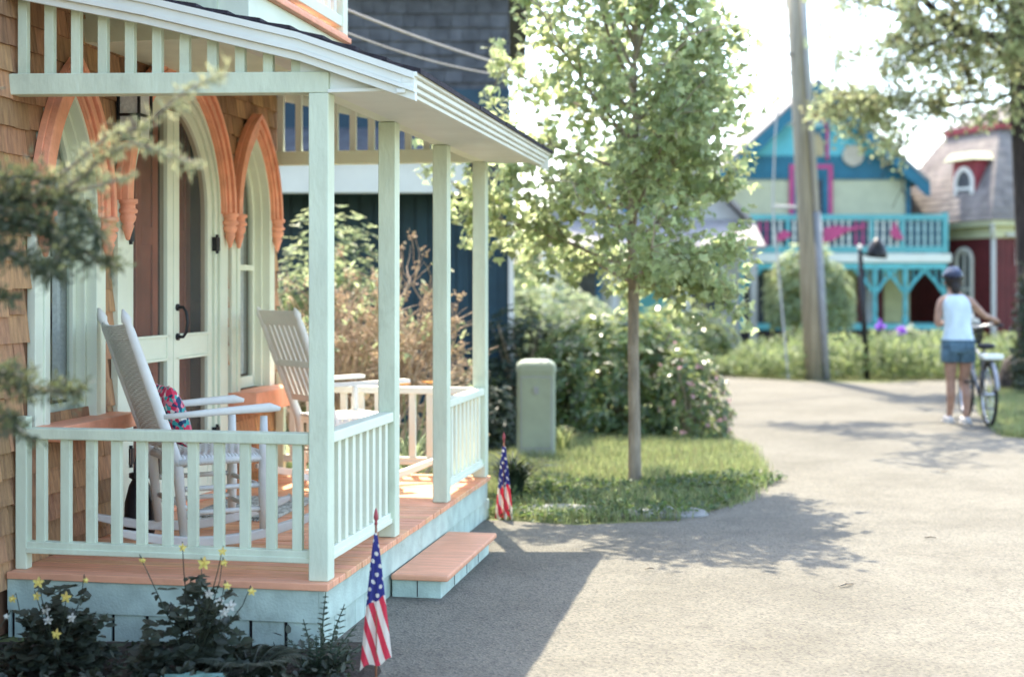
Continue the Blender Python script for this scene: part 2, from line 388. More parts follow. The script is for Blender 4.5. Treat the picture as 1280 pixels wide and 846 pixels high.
for side in (-1,1):
    mb=MB()
    # outer stile following the arch, meeting stile, rails
    o1=arcs(a+.01,b-.01,zs,za-.04,.168,14);i1=arcs(a+.01,b-.01,zs,za-.04,.235,14);n=len(o1)//2
    oo=o1[:n+1] if side<0 else o1[n:]; ii=i1[:n+1] if side<0 else i1[n:]
    if side<0: oo=[(oo[0][0],z0+.01)]+oo;ii=[(ii[0][0],z0+.01)]+ii
    else: oo=oo+[(oo[-1][0],z0+.01)];ii=ii+[(ii[-1][0],z0+.01)]
    mb.band(oo,ii,1.42,1.375)
    apex=max(q[1] for q in o1)
    c0,c1=(uc-.078,uc-.004) if side<0 else (uc+.004,uc+.078)
    mb.box(c0,c1,1.418,1.372,z0+.01,apex-.10)
    e0,e1=(a+.2,uc-.03) if side<0 else (uc+.03,b-.2)
    mb.box(e0,e1,1.416,1.379,1.09,1.20); mb.box(e0,e1,1.416,1.379,z0+.01,z0+.20)
    mb.box(e0,e1,1.405,1.372,1.075,1.09); mb.box(e0,e1,1.405,1.372,1.20,1.215)
    dr=mb.build('screen_door','mint_soft',cot,bevel=.003)
    g=MB();p=leafpts(side,.20,z0+.1,.03); g.add([(x,1.395,z) for x,z in p],[tuple(t) for t in tessellate_polygon([[Vector((x,z,0)) for x,z in p]])]); g.build('screen','screen',dr)
    for zz in ((1.74,.62) if side<0 else (1.72,.62)):
        hz=MB(); uh=a+.165 if side<0 else b-.165
        hz.box(uh-.025,uh+.03,1.372,1.345,zz-.04,zz+.04); hz.tube([(uh,1.35,zz-.055),(uh,1.35,zz+.055)],.009,8)
        hz.build('hinge','black',dr)
    if side>0:
        hd=MB(); hd.tube([(uc+.045,1.372,1.36),(uc+.045,1.335,1.36),(uc+.045,1.318,1.335),(uc+.045,1.310,1.28),(uc+.045,1.318,1.225),(uc+.045,1.335,1.2),(uc+.045,1.372,1.2)],.009,8)
        hd.tube([(uc+.045,1.372,1.36),(uc+.045,1.360,1.36)],.02,10); hd.tube([(uc+.045,1.372,1.2),(uc+.045,1.360,1.2)],.02,10)
        hd.build('door_handle','black',dr,smooth=True)
# red-brown inner doors behind the screens (left one folded back a little)
dd=MB()
for (x0,x1,y) in ((1.54,1.82,1.55),(2.03,2.27,1.55)):
    dd.box(x0,x1,y,y+.04,z0,2.6)
    dd.box(x0,x0+.07,y-.012,y,z0,2.6);dd.box(x1-.07,x1,y-.012,y,z0,2.6)
    for zz in (z0,1.0,1.7,2.4): dd.box(x0+.07,x1-.07,y-.012,y,zz,zz+.10)
dd.build('inner_door','reddoor',cot,bevel=.004)
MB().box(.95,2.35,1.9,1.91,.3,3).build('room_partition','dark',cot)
MB().box(a+.05,b-.05,1.33,1.44,.27,.292).build('threshold','coral',cot,bevel=.004)
# ---- deck
dk=MB(); u=-.09
k=0
while u<3.29:
    u1=min(u+.083,3.30)
    dk.box(u,u1-.004,-.055+rnd.uniform(-.002,.002),1.355,.242,.27+rnd.uniform(-.001,.001)); u+=.083
dk.build('deck','deck',cot,bevel=.003)
rb=MB(); rb.box(-.075,3.29,-.035,-.012,.108,.241); rb.box(-.075,-.052,-.0115,1.36,.108,.241); rb.box(3.267,3.29,-.0115,1.36,.108,.241)
rb.build('rim_board','skirt',cot,bevel=.002)
sk=MB(); v=-.012
while v<1.35:
    sk.box(-.066,-.054,v,min(v+.135,1.36),-.12,.107); v+=.151
u=-.05
while u<3.25:
    sk.box(u,u+.146,-.024,-.014,-.12,.107); u+=.15
sk.build('skirt_boards','skirt',cot)
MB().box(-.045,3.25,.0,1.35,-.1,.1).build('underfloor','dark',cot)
# ---- step
st=MB(); st.box(.97,2.13,-.275,-.036,-.02,.078)
sp=st.build('step','skirt',cot,bevel=.003)
tt=MB(); tt.box(.945,2.155,-.315,-.036,.079,.107); tt.build('tread','deck',sp,bevel=.008)
jj=MB()
for uu in (.97+.29,.97+.58,.97+.87): jj.box(uu-.002,uu+.002,-.277,-.274,-.0,.075)
for vv in (-.16,): jj.box(.968,.971,vv-.002,vv+.002,0,.075)
jj.build('board_joint','dark',sp)
# ---- posts
PU=[0,1.045,2.16,3.235]
for u in PU:
    mb=MB(); mb.box(u-.0425,u+.0425,-.0425,.0425,.271,2.262); mb.build('porch_post','mint',cot,bevel=.005)
mb=MB(); mb.box(-.025,.025,1.30,1.352,.271,.92); mb.build('railing_post','mint',cot,bevel=.004)
mb=MB(); mb.box(3.21,3.26,1.30,1.352,.271,.92); mb.build('railing_post','mint',cot,bevel=.004)
# ---- beams
mb=MB(); mb.hexa([(-.04,-.0425,2.262),(.04,-.0425,2.262),(.04,1.375,2.288),(-.04,1.375,2.288),(-.04,-.0425,2.348),(.04,-.0425,2.348),(.04,1.375,2.378),(-.04,1.375,2.378)]); mb.build('beam','mint',cot,bevel=.004)
mb=MB(); mb.box(.041,3.194,-.04,.04,2.264,2.35); mb.build('beam','mint_soft',cot,bevel=.004)
mb=MB(); mb.box(3.195,3.275,-.041,1.36,2.262,2.348); mb.build('beam','mint_soft',cot,bevel=.004)
# ---- railings
def railing(p,q,zt0,zt1,zb0,zb1,n,cap=.07,mat_='mint'):
    # p,q: (u,v) ends; balusters n
    d=Vector((q[0]-p[0],q[1]-p[1],0));Ln=d.length;d.normalize();s=Vector((-d.y,d.x,0))
    P=Vector((p[0],p[1],0));Q=Vector((q[0],q[1],0))
    mb=MB(); zc=(zt0+zt1)/2; mb.bar(P+Vector((0,0,zc)),Q+Vector((0,0,zc)),cap,zt1-zt0)
    top=mb.build('railing',mat_,cot,bevel=.006)
    mb=MB(); zc=(zb0+zb1)/2; mb.bar(P+Vector((0,0,zc)),Q+Vector((0,0,zc)),.045,zb1-zb0)
    mb.bar(P+Vector((0,0,zc-.012)),Q+Vector((0,0,zc-.012)),.06,(zb1-zb0)*.45)
    mb.build('bottom_rail',mat_,top,bevel=.003)
    for i in range(n):
        c=P+d*(Ln*(i+.5+.0)/n); mb=MB(); e=.0225;w=rnd.uniform(-.002,.002)
        mb.bar(c+Vector((w,0,zb1)),c+Vector((w,0,zt0)),.042,.03,up=s)
        mb.build('baluster',mat_,top,bevel=.002)
railing((0,.043),(0,1.30),.825,.872,.338,.390,11)
railing((.043,0),(1.002,0),.825,.872,.338,.390,9,mat_='mint_soft')
railing((2.203,0),(3.192,0),.79,.835,.338,.385,9,mat_='mint_soft')
railing((3.235,.043),(3.235,1.30),.79,.835,.338,.385,11,mat_='cream')
# ---- roof of the porch
prof=[(-.415,2.330),(.07,2.503),(.74,2.675),(1.384,2.815)]
def zr(v):
    for (a0,b0),(a1,b1) in zip(prof,prof[1:]):
        if v<=a1: return b0+(b1-b0)*(v-a0)/(a1-a0)
    return prof[-1][1]
U0,U1=-.075,3.37
rf=MB()
def slab(mb,u0,u1,vs,top,bot):
    n=len(vs)
    P=[(u0,v,zr(v)+top) for v in vs]+[(u1,v,zr(v)+top) for v in vs]+[(u0,v,zr(v)+bot) for v in vs]+[(u1,v,zr(v)+bot) for v in vs]
    f=[]
    for i in range(n-1):
        f.append((i,n+i,n+i+1,i+1)); f.append((2*n+i,2*n+i+1,3*n+i+1,3*n+i)); f.append((i,i+1,2*n+i+1,2*n+i)); f.append((n+i,3*n+i,3*n+i+1,n+i+1))
    f.append((0,2*n,3*n,n)); f.append((n-1,2*n-1,4*n-1,3*n-1)); mb.add(P,f)
VS=[-.415,-.25,-.1,.07,.3,.5,.74,1.0,1.2,1.384]
# laid shingle courses
vv=-.44
while vv<1.37:
    uu=U0-.018
    while uu<U1+.018:
        w=rnd.uniform(.2,.33); u1=min(uu+w,U1+.018); v1=min(vv+.16,1.384); j=rnd.uniform(-.004,.004)
        za0=zr(max(vv,-.415))-(.009 if vv<-.42 else 0);za1=zr(v1)
        rf.hexa([(uu,vv+j,za0),(u1-.002,vv+j,za0),(u1-.002,v1,za1-.002),(uu,v1,za1-.002),(uu,vv+j,za0+.020),(u1-.002,vv+j,za0+.020),(u1-.002,v1,za1+.006),(uu,v1,za1+.006)])
        uu+=w
    vv+=.135
rfo=rf.build('porch_roof','asphalt_roof',cot)
sf=MB(); slab(sf,U0+.03,U1-.03,[v if v>-.4 else -.36 for v in VS],-.028,-.045); sf.build('soffit','cream',rfo)
def rake(u,dirn):
    mb=MB()
    for (t0,t1,p) in ((-.002,-.03,.030),(-.03,-.065,.018),(-.065,-.082,.026),(-.082,-.115,.006)):
        ua,ub=(u-p*dirn if dirn>0 else u, u+.03 if dirn>0 else u+p)
        n=len(VS); vs=[v if v>-.4 else v for v in VS]
        slab(mb,min(ua,ub),max(ua,ub),vs,t0,t1+.001)
    mb.build('rake_moulding','cream',rfo)
rake(U0,1); rake(U1,-1)
cm=MB() # crown moulding at the eave
for (v0,v1,t0,t1) in ((-.428,-.37,.0,-.022),(-.412,-.36,-.022,-.045),(-.395,-.35,-.045,-.066),(-.378,-.34,-.066,-.086)):
    cm.box(U0-.02,U1+.02,v0,v1,2.330+t1+.001,2.330+t0)
cm.build('crown_moulding','cream',rfo,bevel=.004)
sf=MB(); sf.box(U0+.03,U1-.03,-.34,-.041,2.262,2.275); sf.build('soffit','cream',rfo)
# end boards closing the eave beside the corner posts
for u in (-.02,3.24):
    mb=MB(); P=[(u+du,v,z) for du in (0,.02) for v,z in ((-.34,2.277),(.02,2.277),(.085,2.35),(.085,zr(.085)-.03),(-.34,zr(-.34)-.03))]
    mb.add(P,[(0,1,2,3,4),(9,8,7,6,5),(0,5,6,1),(1,6,7,2),(2,7,8,3),(3,8,9,4),(4,9,5,0)]); mb.build('eave_end_board','cream',rfo)
# ---- friezes: spindles between beam and roof
def frieze(u,n,m):
    for i in range(n):
        v=.105+i*.122
        if v>1.34: break
        mb=MB(); mb.box(u-.015,u+.015,v-.021,v+.021,2.349,zr(v)-.046); mb.build('frieze_spindle',m,cot,bevel=.002)
frieze(0,11,'mint'); frieze(3.235,11,'cream')
# ---- upstairs balcony box over the porch roof
bx=MB(); bx.box(.62,2.10,.55,1.384,2.62,2.84); bal=bx.build('balcony','ltteal' if 0 else 'mint_soft',cot,bevel=.003)
t_=MB(); t_.box(.59,2.13,.515,1.384,2.84,2.868); t_.box(.605,2.115,.53,1.384,2.868,2.885); t_.build('balcony_trim','coral',bal,bevel=.004)
t_=MB(); t_.box(.61,2.11,.545,.60,2.925,2.985); t_.box(.61,.66,.60,1.384,2.925,2.985);t_.box(2.06,2.11,.60,1.384,2.925,2.985)
t_.box(.61,2.11,.545,.60,3.45,3.51);t_.box(.61,.66,.60,1.384,3.45,3.51);t_.box(2.06,2.11,.60,1.384,3.45,3.51)
t_.build('balcony_rail','mint_soft',bal,bevel=.004)
for u in (.635,2.085):
    MB().box(u-.04,u+.04,.535,.61,2.886,4.5).build('balcony_post','mint_soft',bal,bevel=.004)
for i in range(12):
    u=.635+(i+1)*1.45/13; MB().box(u-.018,u+.018,.56,.585,2.986,3.449).build('baluster','white',bal)
MB().box(.5,2.2,.45,1.384,4.5,4.55).build('balcony_roof','mint',bal)
nb=MB(); nb.box(.605,.618,.70,1.384,2.75,3.6); nb.build('side_panel','mint',bal)
# ---- main roof
mr=MB()
for (y0,z0_,y1,z1_) in ((1.10,4.46,3.19,6.25),(5.3,4.46,3.19,6.25)):
    mr.hexa([(-2.9,y0,z0_),(3.45,y0,z0_),(3.45,y1,z1_),(-2.9,y1,z1_),(-2.9,y0,z0_+.08),(3.45,y0,z0_+.08),(3.45,y1,z1_+.08),(-2.9,y1,z1_+.08)])
mr.build('roof','asphalt_roof',cot)
# ---- wall lantern
wl=empty('wall_lantern','black framed lantern hung on the shingles between left window and door','wall lantern',W(1.02,1.30,2.20),ANG)
mb=MB()
for dx in (-.07,.07):
    for dy in (-.055,.055): mb.bar((dx,dy,.0),(dx,dy,.24),.012,.012)
for z in (0,.12,.24): 
    for dx in (-.07,.07): mb.bar((dx,-.06,z),(dx,.06,z),.012,.012)
    for dy in (-.055,.055): mb.bar((-.075,dy,z),(.075,dy,z),.012,.012)
mb.hexa([(-.09,-.07,.246),(.09,-.07,.246),(.09,.07,.246),(-.09,.07,.246),(-.02,-.02,.32),(.02,-.02,.32),(.02,.02,.32),(-.02,.02,.32)])
mb.box(-.01,.01,.05,.10,.1,.2)
mb.build('lantern_frame','black',wl)
mb=MB(); mb.box(-.063,.063,-.048,.048,.006,.234); mb.build('lantern_glass','lace',wl)
# ================================================================ ROCKING CHAIRS
def rocker(name,label,loc,rz,slats):
    r=empty(name,label,'rocking chair',loc,rz,'rocking chairs on the porch')
    m='white_rocker' if not slats else 'white'
    # local: +x forward (sitter faces), y across, z up
    sw=.25
    for sy in (-1,1):
        y=sw*sy
        mb=MB(); pts=[]
        n=18
        for i in range(n+1):
            x=-.48+.98*i/n; z=.015+.16*((x+.02)/.5)**2*.62
            pts.append((x,z))
        mb.band([(x,z+.045-.02*(abs(x)/.5)**6) for x,z in pts],pts,y-.019,y+.019)
        mb.build('rocker_runner',m,r,bevel=.006)
        mb=MB(); mb.tube([(.20,y,.07),(.20,y,.26),(.20,y,.41),(.20,y,.60)],[.019,.026,.024,.017],12); mb.build('front_leg',m,r,smooth=True)
        # back post: tilted, with turned finial
        base=Vector((-.17,y*.92,.07));top=Vector((-.45,y*1.0,1.10))
        if slats: top=Vector((-.47,y*1.0,1.08))
        mb=MB(); kn=Vector((-.20,y*.94,.40))
        ps=[base,kn]+[kn+(top-kn)*t for t in (.5,.86,.90,.93,.96,1)]
        mb.tube(ps,[.019,.026,.025,.021,.017,.024,.018,.004],12); mb.build('back_post',m,r,smooth=True)
        mb=MB()
        if not slats:
            arm=[(-.27,y*1.04,.615),(-.1,y*1.08,.625),(.08,y*1.12,.635),(.22,y*1.12,.64),(.27,y*1.12,.632)]
            mb.tube(arm,[.012,.016,.019,.022,.010],12,sx=.6)
        else:
            mb.hexa([(-.27,y-.02,.61),(.27,y*1.12-.04,.62),(.27,y*1.12+.04,.62),(-.27,y+.02,.61),(-.27,y-.02,.632),(.27,y*1.12-.04,.642),(.27,y*1.12+.04,.642),(-.27,y+.02,.632)])
        mb.build('armrest',m,r,smooth=not slats)
        for zz in (.17,.28):
            MB().tube([(-.165,y*.93,zz),(.20,y,zz)],.012,8).build('stretcher',m,r,smooth=True)
    for xx,zz in ((.20,.15),(.20,.27),(-.17,.20)):
        MB().tube([(xx,-sw,zz),(xx,sw,zz)],.012,8).build('stretcher',m,r,smooth=True)
    # seat
    mb=MB()
    if slats:
        for i in range(9):
            x=-.2+i*.05; mb.box(x,x+.042,-.25,.25,.405+.0*i,.422)
        mb.box(-.2,.24,-.25,-.225,.36,.404);mb.box(-.2,.24,.225,.25,.36,.404);mb.box(.215,.24,-.224,.224,.36,.404)
        mb.build('seat',m,r,bevel=.003)
    else:
        n=26
        for i in range(n): # woven strands
            x=-.19+.42*i/n
            ps=[(x,-.26,.395),(x,-.25,.422)]+[(x,-.22+.44*k/8,.425-.012*math.sin(PI*k/8)+.004*((i+k)%2)) for k in range(9)]+[(x,.25,.422),(x,.26,.395)]
            mb.tube(ps,.0095,6)
        for x in (-.2,.24): mb.tube([(x,-.26,.405),(x,.26,.405)],.018,8)
        for y in (-.25,.25): mb.tube([(-.2,y,.405),(.24,y,.405)],.018,8)
        mb.build('seat',m,r,smooth=True)
    # back
    kn=Vector((-.20,0,.40)); tp=Vector((-.45,0,1.10)) if not slats else Vector((-.47,0,1.08))
    mb=MB()
    if slats:
        P=lambda t:kn+(tp-kn)*t
        for t0,t1 in ((.84,.97),(.16,.22)):
            a0=P(t0);a1=P(t1); mb.hexa([(a0.x-.01,-.235,a0.z),(a0.x+.01,-.235,a0.z),(a0.x+.01,.235,a0.z),(a0.x-.01,.235,a0.z),(a1.x-.01,-.235,a1.z),(a1.x+.01,-.235,a1.z),(a1.x+.01,.235,a1.z),(a1.x-.01,.235,a1.z)])
        for i in range(7):
            y=-.195+i*.065
            mb.bar(P(.2)+Vector((0,y,0)),P(.86)+Vector((0,y,0)),.048,.012,up=(0.93,0,.35))
        mb.bar(P(.5)+Vector((-.012,-.23,0)),P(.5)+Vector((-.012,.23,0)),.01,.04)
        mb.build('backrest',m,r,bevel=.002)
    else:
        n=58
        for i in range(n):
            t=.10+.80*i/(n-1); c=kn+(tp-kn)*t
            sag=.0
            ps=[]
            for k in range(13):
                q=-1+2*k/12; wv=.0035*(1 if (i+k)%2 else -1)
                ps.append((c.x-.03*(1-q*q)+wv,q*.245,c.z-.012*(1-q*q)*(1 if i>50 else .3)))
            mb.tube(ps,.0068,5)
        mb.build('backrest',m,r,smooth=True)
    return r
# near chair: back to the camera-left, facing away to the right
p=Vector((-1.45,6.75,.272))
ch1=rocker('rocking_chair','grey-white rocking chair with woven cane back, behind the front railing',p,R(28),False)
p2=Vector((-1.02,8.72,.272))
ch2=rocker('rocking_chair','white rocking chair with slatted back standing in the sun at the far railing',p2,R(35),True)
# cushion with a coloured pattern
def cushionmat():
    m,nt,N,L=mat('patterned_fabric'); o=N.new('ShaderNodeOutputMaterial'); b=N.new('ShaderNodeBsdfPrincipled'); L.new(b.outputs[0],o.inputs[0]); b.inputs['Roughness'].default_value=.9
    tc=N.new('ShaderNodeTexCoord'); v=N.new('ShaderNodeTexVoronoi'); v.inputs['Scale'].default_value=55; L.new(tc.outputs['Object'],v.inputs[0])
    r=N.new('ShaderNodeValToRGB'); r.color_ramp.interpolation='CONSTANT'; e=r.color_ramp.elements
    e[0].color=(.6,.03,.08,1); e[1].position=.3; e[1].color=(.05,.35,.32,1)
    for p_,c_ in ((.5,(.75,.7,.6,1)),(.65,(.02,.05,.12,1)),(.8,(.7,.2,.25,1))):
        x=e.new(p_); x.color=c_
    sx=N.new('ShaderNodeSeparateColor'); L.new(v.outputs['Color'],sx.inputs[0]); L.new(sx.outputs[0],r.inputs[0]); L.new(r.outputs[0],b.inputs['Base Color']); return m
M['cushion']=cushionmat()
mb=MB(); vs=[];fs=[];n=14
for s_ in (1,-1):
    base=len(vs)
    for i in range(n+1):
        for j in range(n+1):
            x=-1+2*i/n;y=-1+2*j/n; th=.06*((1-x*x)*(1-y*y))**.42
            pin=1-.07*(x*x*(1-y*y)+0)-.0; vs.append((s_*th+.0,y*.16*(1-.08*(1-x*x)),x*.16*(1-.08*(1-y*y))))
    for i in range(n):
        for j in range(n):
            q=(base+i*(n+1)+j,base+i*(n+1)+j+1,base+(i+1)*(n+1)+j+1,base+(i+1)*(n+1)+j); fs.append(q if s_>0 else q[::-1])
mb.add(vs,fs)
cu=mb.build('cushion','cushion',smooth=True); tag(cu,'patterned red and teal cushion resting in the woven rocking chair','cushion')
cu.matrix_world=Matrix.Translation(p)@Matrix.Rotation(R(28),4,'Z')@Matrix.Translation((-.17,-.03,.60))@Matrix.Rotation(R(-20),4,'Y')
# rug
mb=MB(); n=24
for i in range(n):
    y=-.24+.48*i/n; mb.tube([(-.36,y,.008),(-.12,y+.002,.009),(.12,y-.002,.009),(.36,y,.008)],.0105,5)
for sx in (-1,1):
    for i in range(n): mb.tube([(sx*.36,-.24+.48*i/n,.008),(sx*(.40+rnd.uniform(0,.01)),-.24+.48*i/n+rnd.uniform(-.006,.006),.004)],.004,4)
M['rug']=paint('braided_rug',(.50,.50,.42),.95,.3,30,.6,80,island=.3)
rg=mb.build('door_mat','rug'); tag(rg,'pale braided mat lying on the coral deck in front of the door','mat'); rg.location=W(1.72,.95,.271); rg.rotation_euler=(0,0,ANG)
# dark jug standing by the wall
jg=empty('porch_lantern','small dark metal lantern standing on the deck beside the door','lantern',W(.86,1.2,.27),ANG)
mb=MB(); mb.lathe([(0,0),(.07,0),(.075,.02),(.07,.16),(.05,.24),(.035,.27),(.05,.28),(.05,.30),(0,.31)],(0,0,0),18); mb.build('lantern_body','black',jg,smooth=True)
mb=MB(); mb.tube([(-.05*math.cos(t),0,.28+.12*math.sin(t)) for t in [PI*i/10 for i in range(11)]],.006,6); mb.build('handle','black',jg)
# ================================================================ GROUND
def groundmat(name,kind):
    m,nt,N,L=mat(name); o=N.new('ShaderNodeOutputMaterial'); b=N.new('ShaderNodeBsdfPrincipled'); L.new(b.outputs[0],o.inputs[0]); b.inputs['Roughness'].default_value=.9; b.inputs['Specular IOR Level'].default_value=.3
    tc=N.new('ShaderNodeTexCoord')
    def noise(sc_,det=6,rough=.6):
        n=N.new('ShaderNodeTexNoise'); n.inputs['Scale'].default_value=sc_; n.inputs['Detail'].default_value=det; n.inputs['Roughness'].default_value=rough; L.new(tc.outputs['Object'],n.inputs[0]); return n.outputs[0]
    def ramp(f,stops):
        r=N.new('ShaderNodeValToRGB'); e=r.color_ramp.elements
        e[0].position=stops[0][0];e[0].color=(*stops[0][1],1);e[1].position=stops[-1][0];e[1].color=(*stops[-1][1],1)
        for p_,c in stops[1:-1]: x=e.new(p_);x.color=(*c,1)
        L.new(f,r.inputs[0]); return r.outputs[0]
    def mul(a,b_,f=1):
        x=N.new('ShaderNodeMix');x.data_type='RGBA';x.blend_type='MULTIPLY';x.inputs[0].default_value=f;L.new(a,x.inputs[6]);L.new(b_,x.inputs[7]);return x.outputs[2]
    if kind=='asphalt':
        c=ramp(noise(.55,5),[(.3,(.146,.137,.108)),(.7,(.184,.173,.138))])
        v=N.new('ShaderNodeTexVoronoi'); v.inputs['Scale'].default_value=95; L.new(tc.outputs['Object'],v.inputs[0])
        sx=N.new('ShaderNodeSeparateColor'); L.new(v.outputs['Color'],sx.inputs[0])
        g=ramp(sx.outputs[0],[(0,(.45,.45,.48)),(.35,(.85,.85,.85)),(.8,(1,1,1)),(1,(1.25,1.2,1.1))])
        c=mul(c,g,.8)
        v2=N.new('ShaderNodeTexVoronoi'); v2.inputs['Scale'].default_value=34; L.new(tc.outputs['Object'],v2.inputs[0])
        g2=ramp(v2.outputs['Distance'],[(.0,(.7,.7,.7)),(.25,(1,1,1))]); c=mul(c,g2,.35)
        c=mul(c,ramp(noise(7,8,.75),[(.35,(.8,.8,.8)),(.65,(1,1,1))]),.6)
        c=mul(c,ramp(noise(1.1,7,.7),[(.38,(.78,.77,.75)),(.55,(1,1,1))]),.55)
        # sand and dust drifted near the verge; thin dark cracks
        vc=N.new('ShaderNodeTexVoronoi'); vc.feature='DISTANCE_TO_EDGE'; vc.inputs['Scale'].default_value=.33
        wn=N.new('ShaderNodeTexNoise'); wn.inputs['Scale'].default_value=2.2; wn.inputs['Detail'].default_value=6; L.new(tc.outputs['Object'],wn.inputs[0])
        ad=N.new('ShaderNodeMix'); ad.data_type='RGBA'; ad.blend_type='ADD'; ad.inputs[0].default_value=.5; L.new(tc.outputs['Object'],ad.inputs[6]); L.new(wn.outputs['Color'],ad.inputs[7]); L.new(ad.outputs[2],vc.inputs[0])
        c=mul(c,ramp(vc.outputs['Distance'],[(.0,(.55,.54,.52)),(.006,(1,1,1))]),.22)
        h=v.outputs['Distance']; st,ds=.5,.006
    elif kind=='grass':
        c=ramp(noise(3),[(.3,(.10,.12,.045)),(.55,(.15,.17,.06)),(.75,(.24,.21,.11))]); h=noise(60); st,ds=.8,.03
    else:
        c=ramp(noise(9),[(.3,(.03,.022,.018)),(.7,(.07,.05,.035))]); h=noise(40); st,ds=1,.03
    L.new(c,b.inputs['Base Color'])
    bp=N.new('ShaderNodeBump'); bp.inputs['Strength'].default_value=st; bp.inputs['Distance'].default_value=ds; L.new(h,bp.inputs['Height']); L.new(bp.outputs[0],b.inputs['Normal'])
    return m
M['asphalt']=groundmat('asphalt','asphalt');M['turf']=groundmat('turf','grass');M['bedsoil']=groundmat('soil','soil')
def sheet(name,pts,z,m):
    mb=MB(); P=[Vector((x,y,0)) for x,y in pts]
    mb.add([(x,y,z) for x,y in pts],[tuple(t) for t in tessellate_polygon([P])])
    o=mb.build(name,m); 
    me=o.data
    for p in me.polygons:
        if p.normal.z<0: p.flip()
    me.update(); tag(o,kind='structure'); return o
sheet('ground',[(-400,-60),(400,-60),(400,900),(-400,900)],-.008,'turf')
far=[gr(900,470),gr(1012,474),gr(1100,478),gr(1180,476),gr(1280,462)]
road=[(-.9,-8),(9,-8),(9,14.5)]
gl=lambda px,py:(gr(px,py).x,gr(px,py).y)
# road: right verge edge, far kerb, lawn edge
road=[(-3,-8),(14,-8),(14,10.5)]+[gl(1300,548),gl(1252,545),gl(1232,518),gl(1222,500),gl(1238,484),gl(1280,478)]+[(16,23.5),(30,24.5),(30,26.5),(14,25)]+[gl(1280,460),gl(1180,474),gl(1100,478),gl(1000,476),gl(935,472),gl(895,468)]+[(-1,24.5),(-1,21),gl(870,500),gl(895,540),gl(938,562),gl(962,600),gl(925,628),gl(840,650),gl(720,655),gl(640,650),(-1.2,9.3),(-1.6,5.95),(-3,5.6)]
sheet('road',road,-.004,'asphalt')
sheet('garden_bed',[(-4,5.9),(-4,3.4),(-1.6,3.6),(-.72,4.4),(-.56,5.0),(-.50,5.45),(-.60,5.9)],.0,'bedsoil')
# ---- grass lawn (blades)
LAWN=[gl(600,640),gl(700,652),gl(840,648),gl(925,625),gl(955,602),gl(935,562),gl(893,542),(1.9,14.8),(.3,14.8),(-.6,13.5),(-.3,9.3)]
def inside(p,poly):
    x,y=p;c=False;j=len(poly)-1
    for i in range(len(poly)):
        xi,yi=poly[i];xj,yj=poly[j]
        if (yi>y)!=(yj>y) and x<(xj-xi)*(y-yi)/(yj-yi)+xi:c=not c
        j=i
    return c
def edged(poly,x,y): 
    d=9
    for i in range(len(poly)):
        a=Vector(poly[i]);b=Vector(poly[(i+1)%len(poly)]);p=Vector((x,y));t=max(0,min(1,(p-a).dot(b-a)/(b-a).length_squared)); d=min(d,(p-(a+(b-a)*t)).length)
    return d
def blades(name,poly,n,h0,h1,w,m,label,edge=0,hmul=None):
    xs=[p[0] for p in poly];ys=[p[1] for p in poly];mb=MB();k=0
    while k<n:
        x=rnd.uniform(min(xs)-edge,max(xs)+edge);y=rnd.uniform(min(ys)-edge,max(ys)+edge)
        ins=inside((x,y),poly)
        if not ins:
            if edge==0: continue
            d=edged(poly,x,y)
            if d>edge or rnd.random()<(d/edge)**.5: continue
        k+=1; cl=math.sin(x*3.1+math.sin(y*2.3)*2)*math.sin(y*2.7+x)
        h=rnd.uniform(h0,h1)*(1+.35*cl)*(hmul(x,y) if hmul else 1);a=rnd.uniform(0,2*PI);l=rnd.uniform(.1,.6)*h;t=a+rnd.uniform(-.6,.6)
        dx,dy=math.cos(a)*w/2,math.sin(a)*w/2;lx,ly=-math.sin(t)*l,math.cos(t)*l
        mb.add([(x-dx,y-dy,-.006),(x+dx,y+dy,-.006),(x+lx*.4+dx*.7,y+ly*.4+dy*.7,h*.6),(x+lx*.4-dx*.7,y+ly*.4-dy*.7,h*.6),(x+lx,y+ly,h)],[(0,1,2,3),(3,2,4)])
    o=mb.build(name,m); tag(o,label,'grass',kind='stuff'); return o
M['coverleaf']=leafmat('cover_leaf',(.06,.10,.04),(.2,.28,.08),.5,.4,.35)
blades('lawn_grass',LAWN,46000,.03,.085,.006,'grass','short sunlit lawn grass round the young maple tree',.12)
RG=[gl(1300,550),gl(1250,542),gl(1232,516),gl(1226,500),gl(1242,486),gl(1300,480)]
blades('verge_grass',RG,14000,.04,.10,.008,'grass','grass verge at the right roadside beside the brown boulder',.1)
# ---- leafy low ground cover where the lawn meets the road
def cover(name,poly,n,L0,L1,h0,h1,m,label,cat,edge=.1,dens=None):
    xs=[p[0] for p in poly];ys=[p[1] for p in poly];mb=MB();k=0;tr=0
    while k<n and tr<n*30:
        tr+=1
        x=rnd.uniform(min(xs),max(xs));y=rnd.uniform(min(ys),max(ys))
        if not inside((x,y),poly): continue
        c=.5+.5*math.sin(x*2.9+1.3*math.sin(y*2.1))*math.sin(y*3.3+x*1.1)
        if rnd.random()>.35+.65*c: continue
        k+=1
        z=rnd.uniform(h0,h1)*(.55+.6*c)*rnd.random()**.5; d=Vector((rnd.uniform(-1,1),rnd.uniform(-1,1),rnd.uniform(-.3,.9)))
        mb.leaf(Vector((x,y,max(z,.01))),d,Vector((0,0,1))+rvec()*.7,rnd.uniform(L0,L1),rnd.uniform(L0,L1)*.6,.2,1)
    o=mb.build(name,m); tag(o,label,cat,kind='stuff'); return o
cover('ground_cover',[gl(605,645),gl(700,654),gl(790,650),gl(850,650),gl(905,634),gl(950,612),gl(985,600),gl(940,596),gl(860,600),gl(760,606),gl(650,600)],4200,.025,.06,.02,.09,'coverleaf','dark leafy ground cover along the road edge below the maple','ground cover')
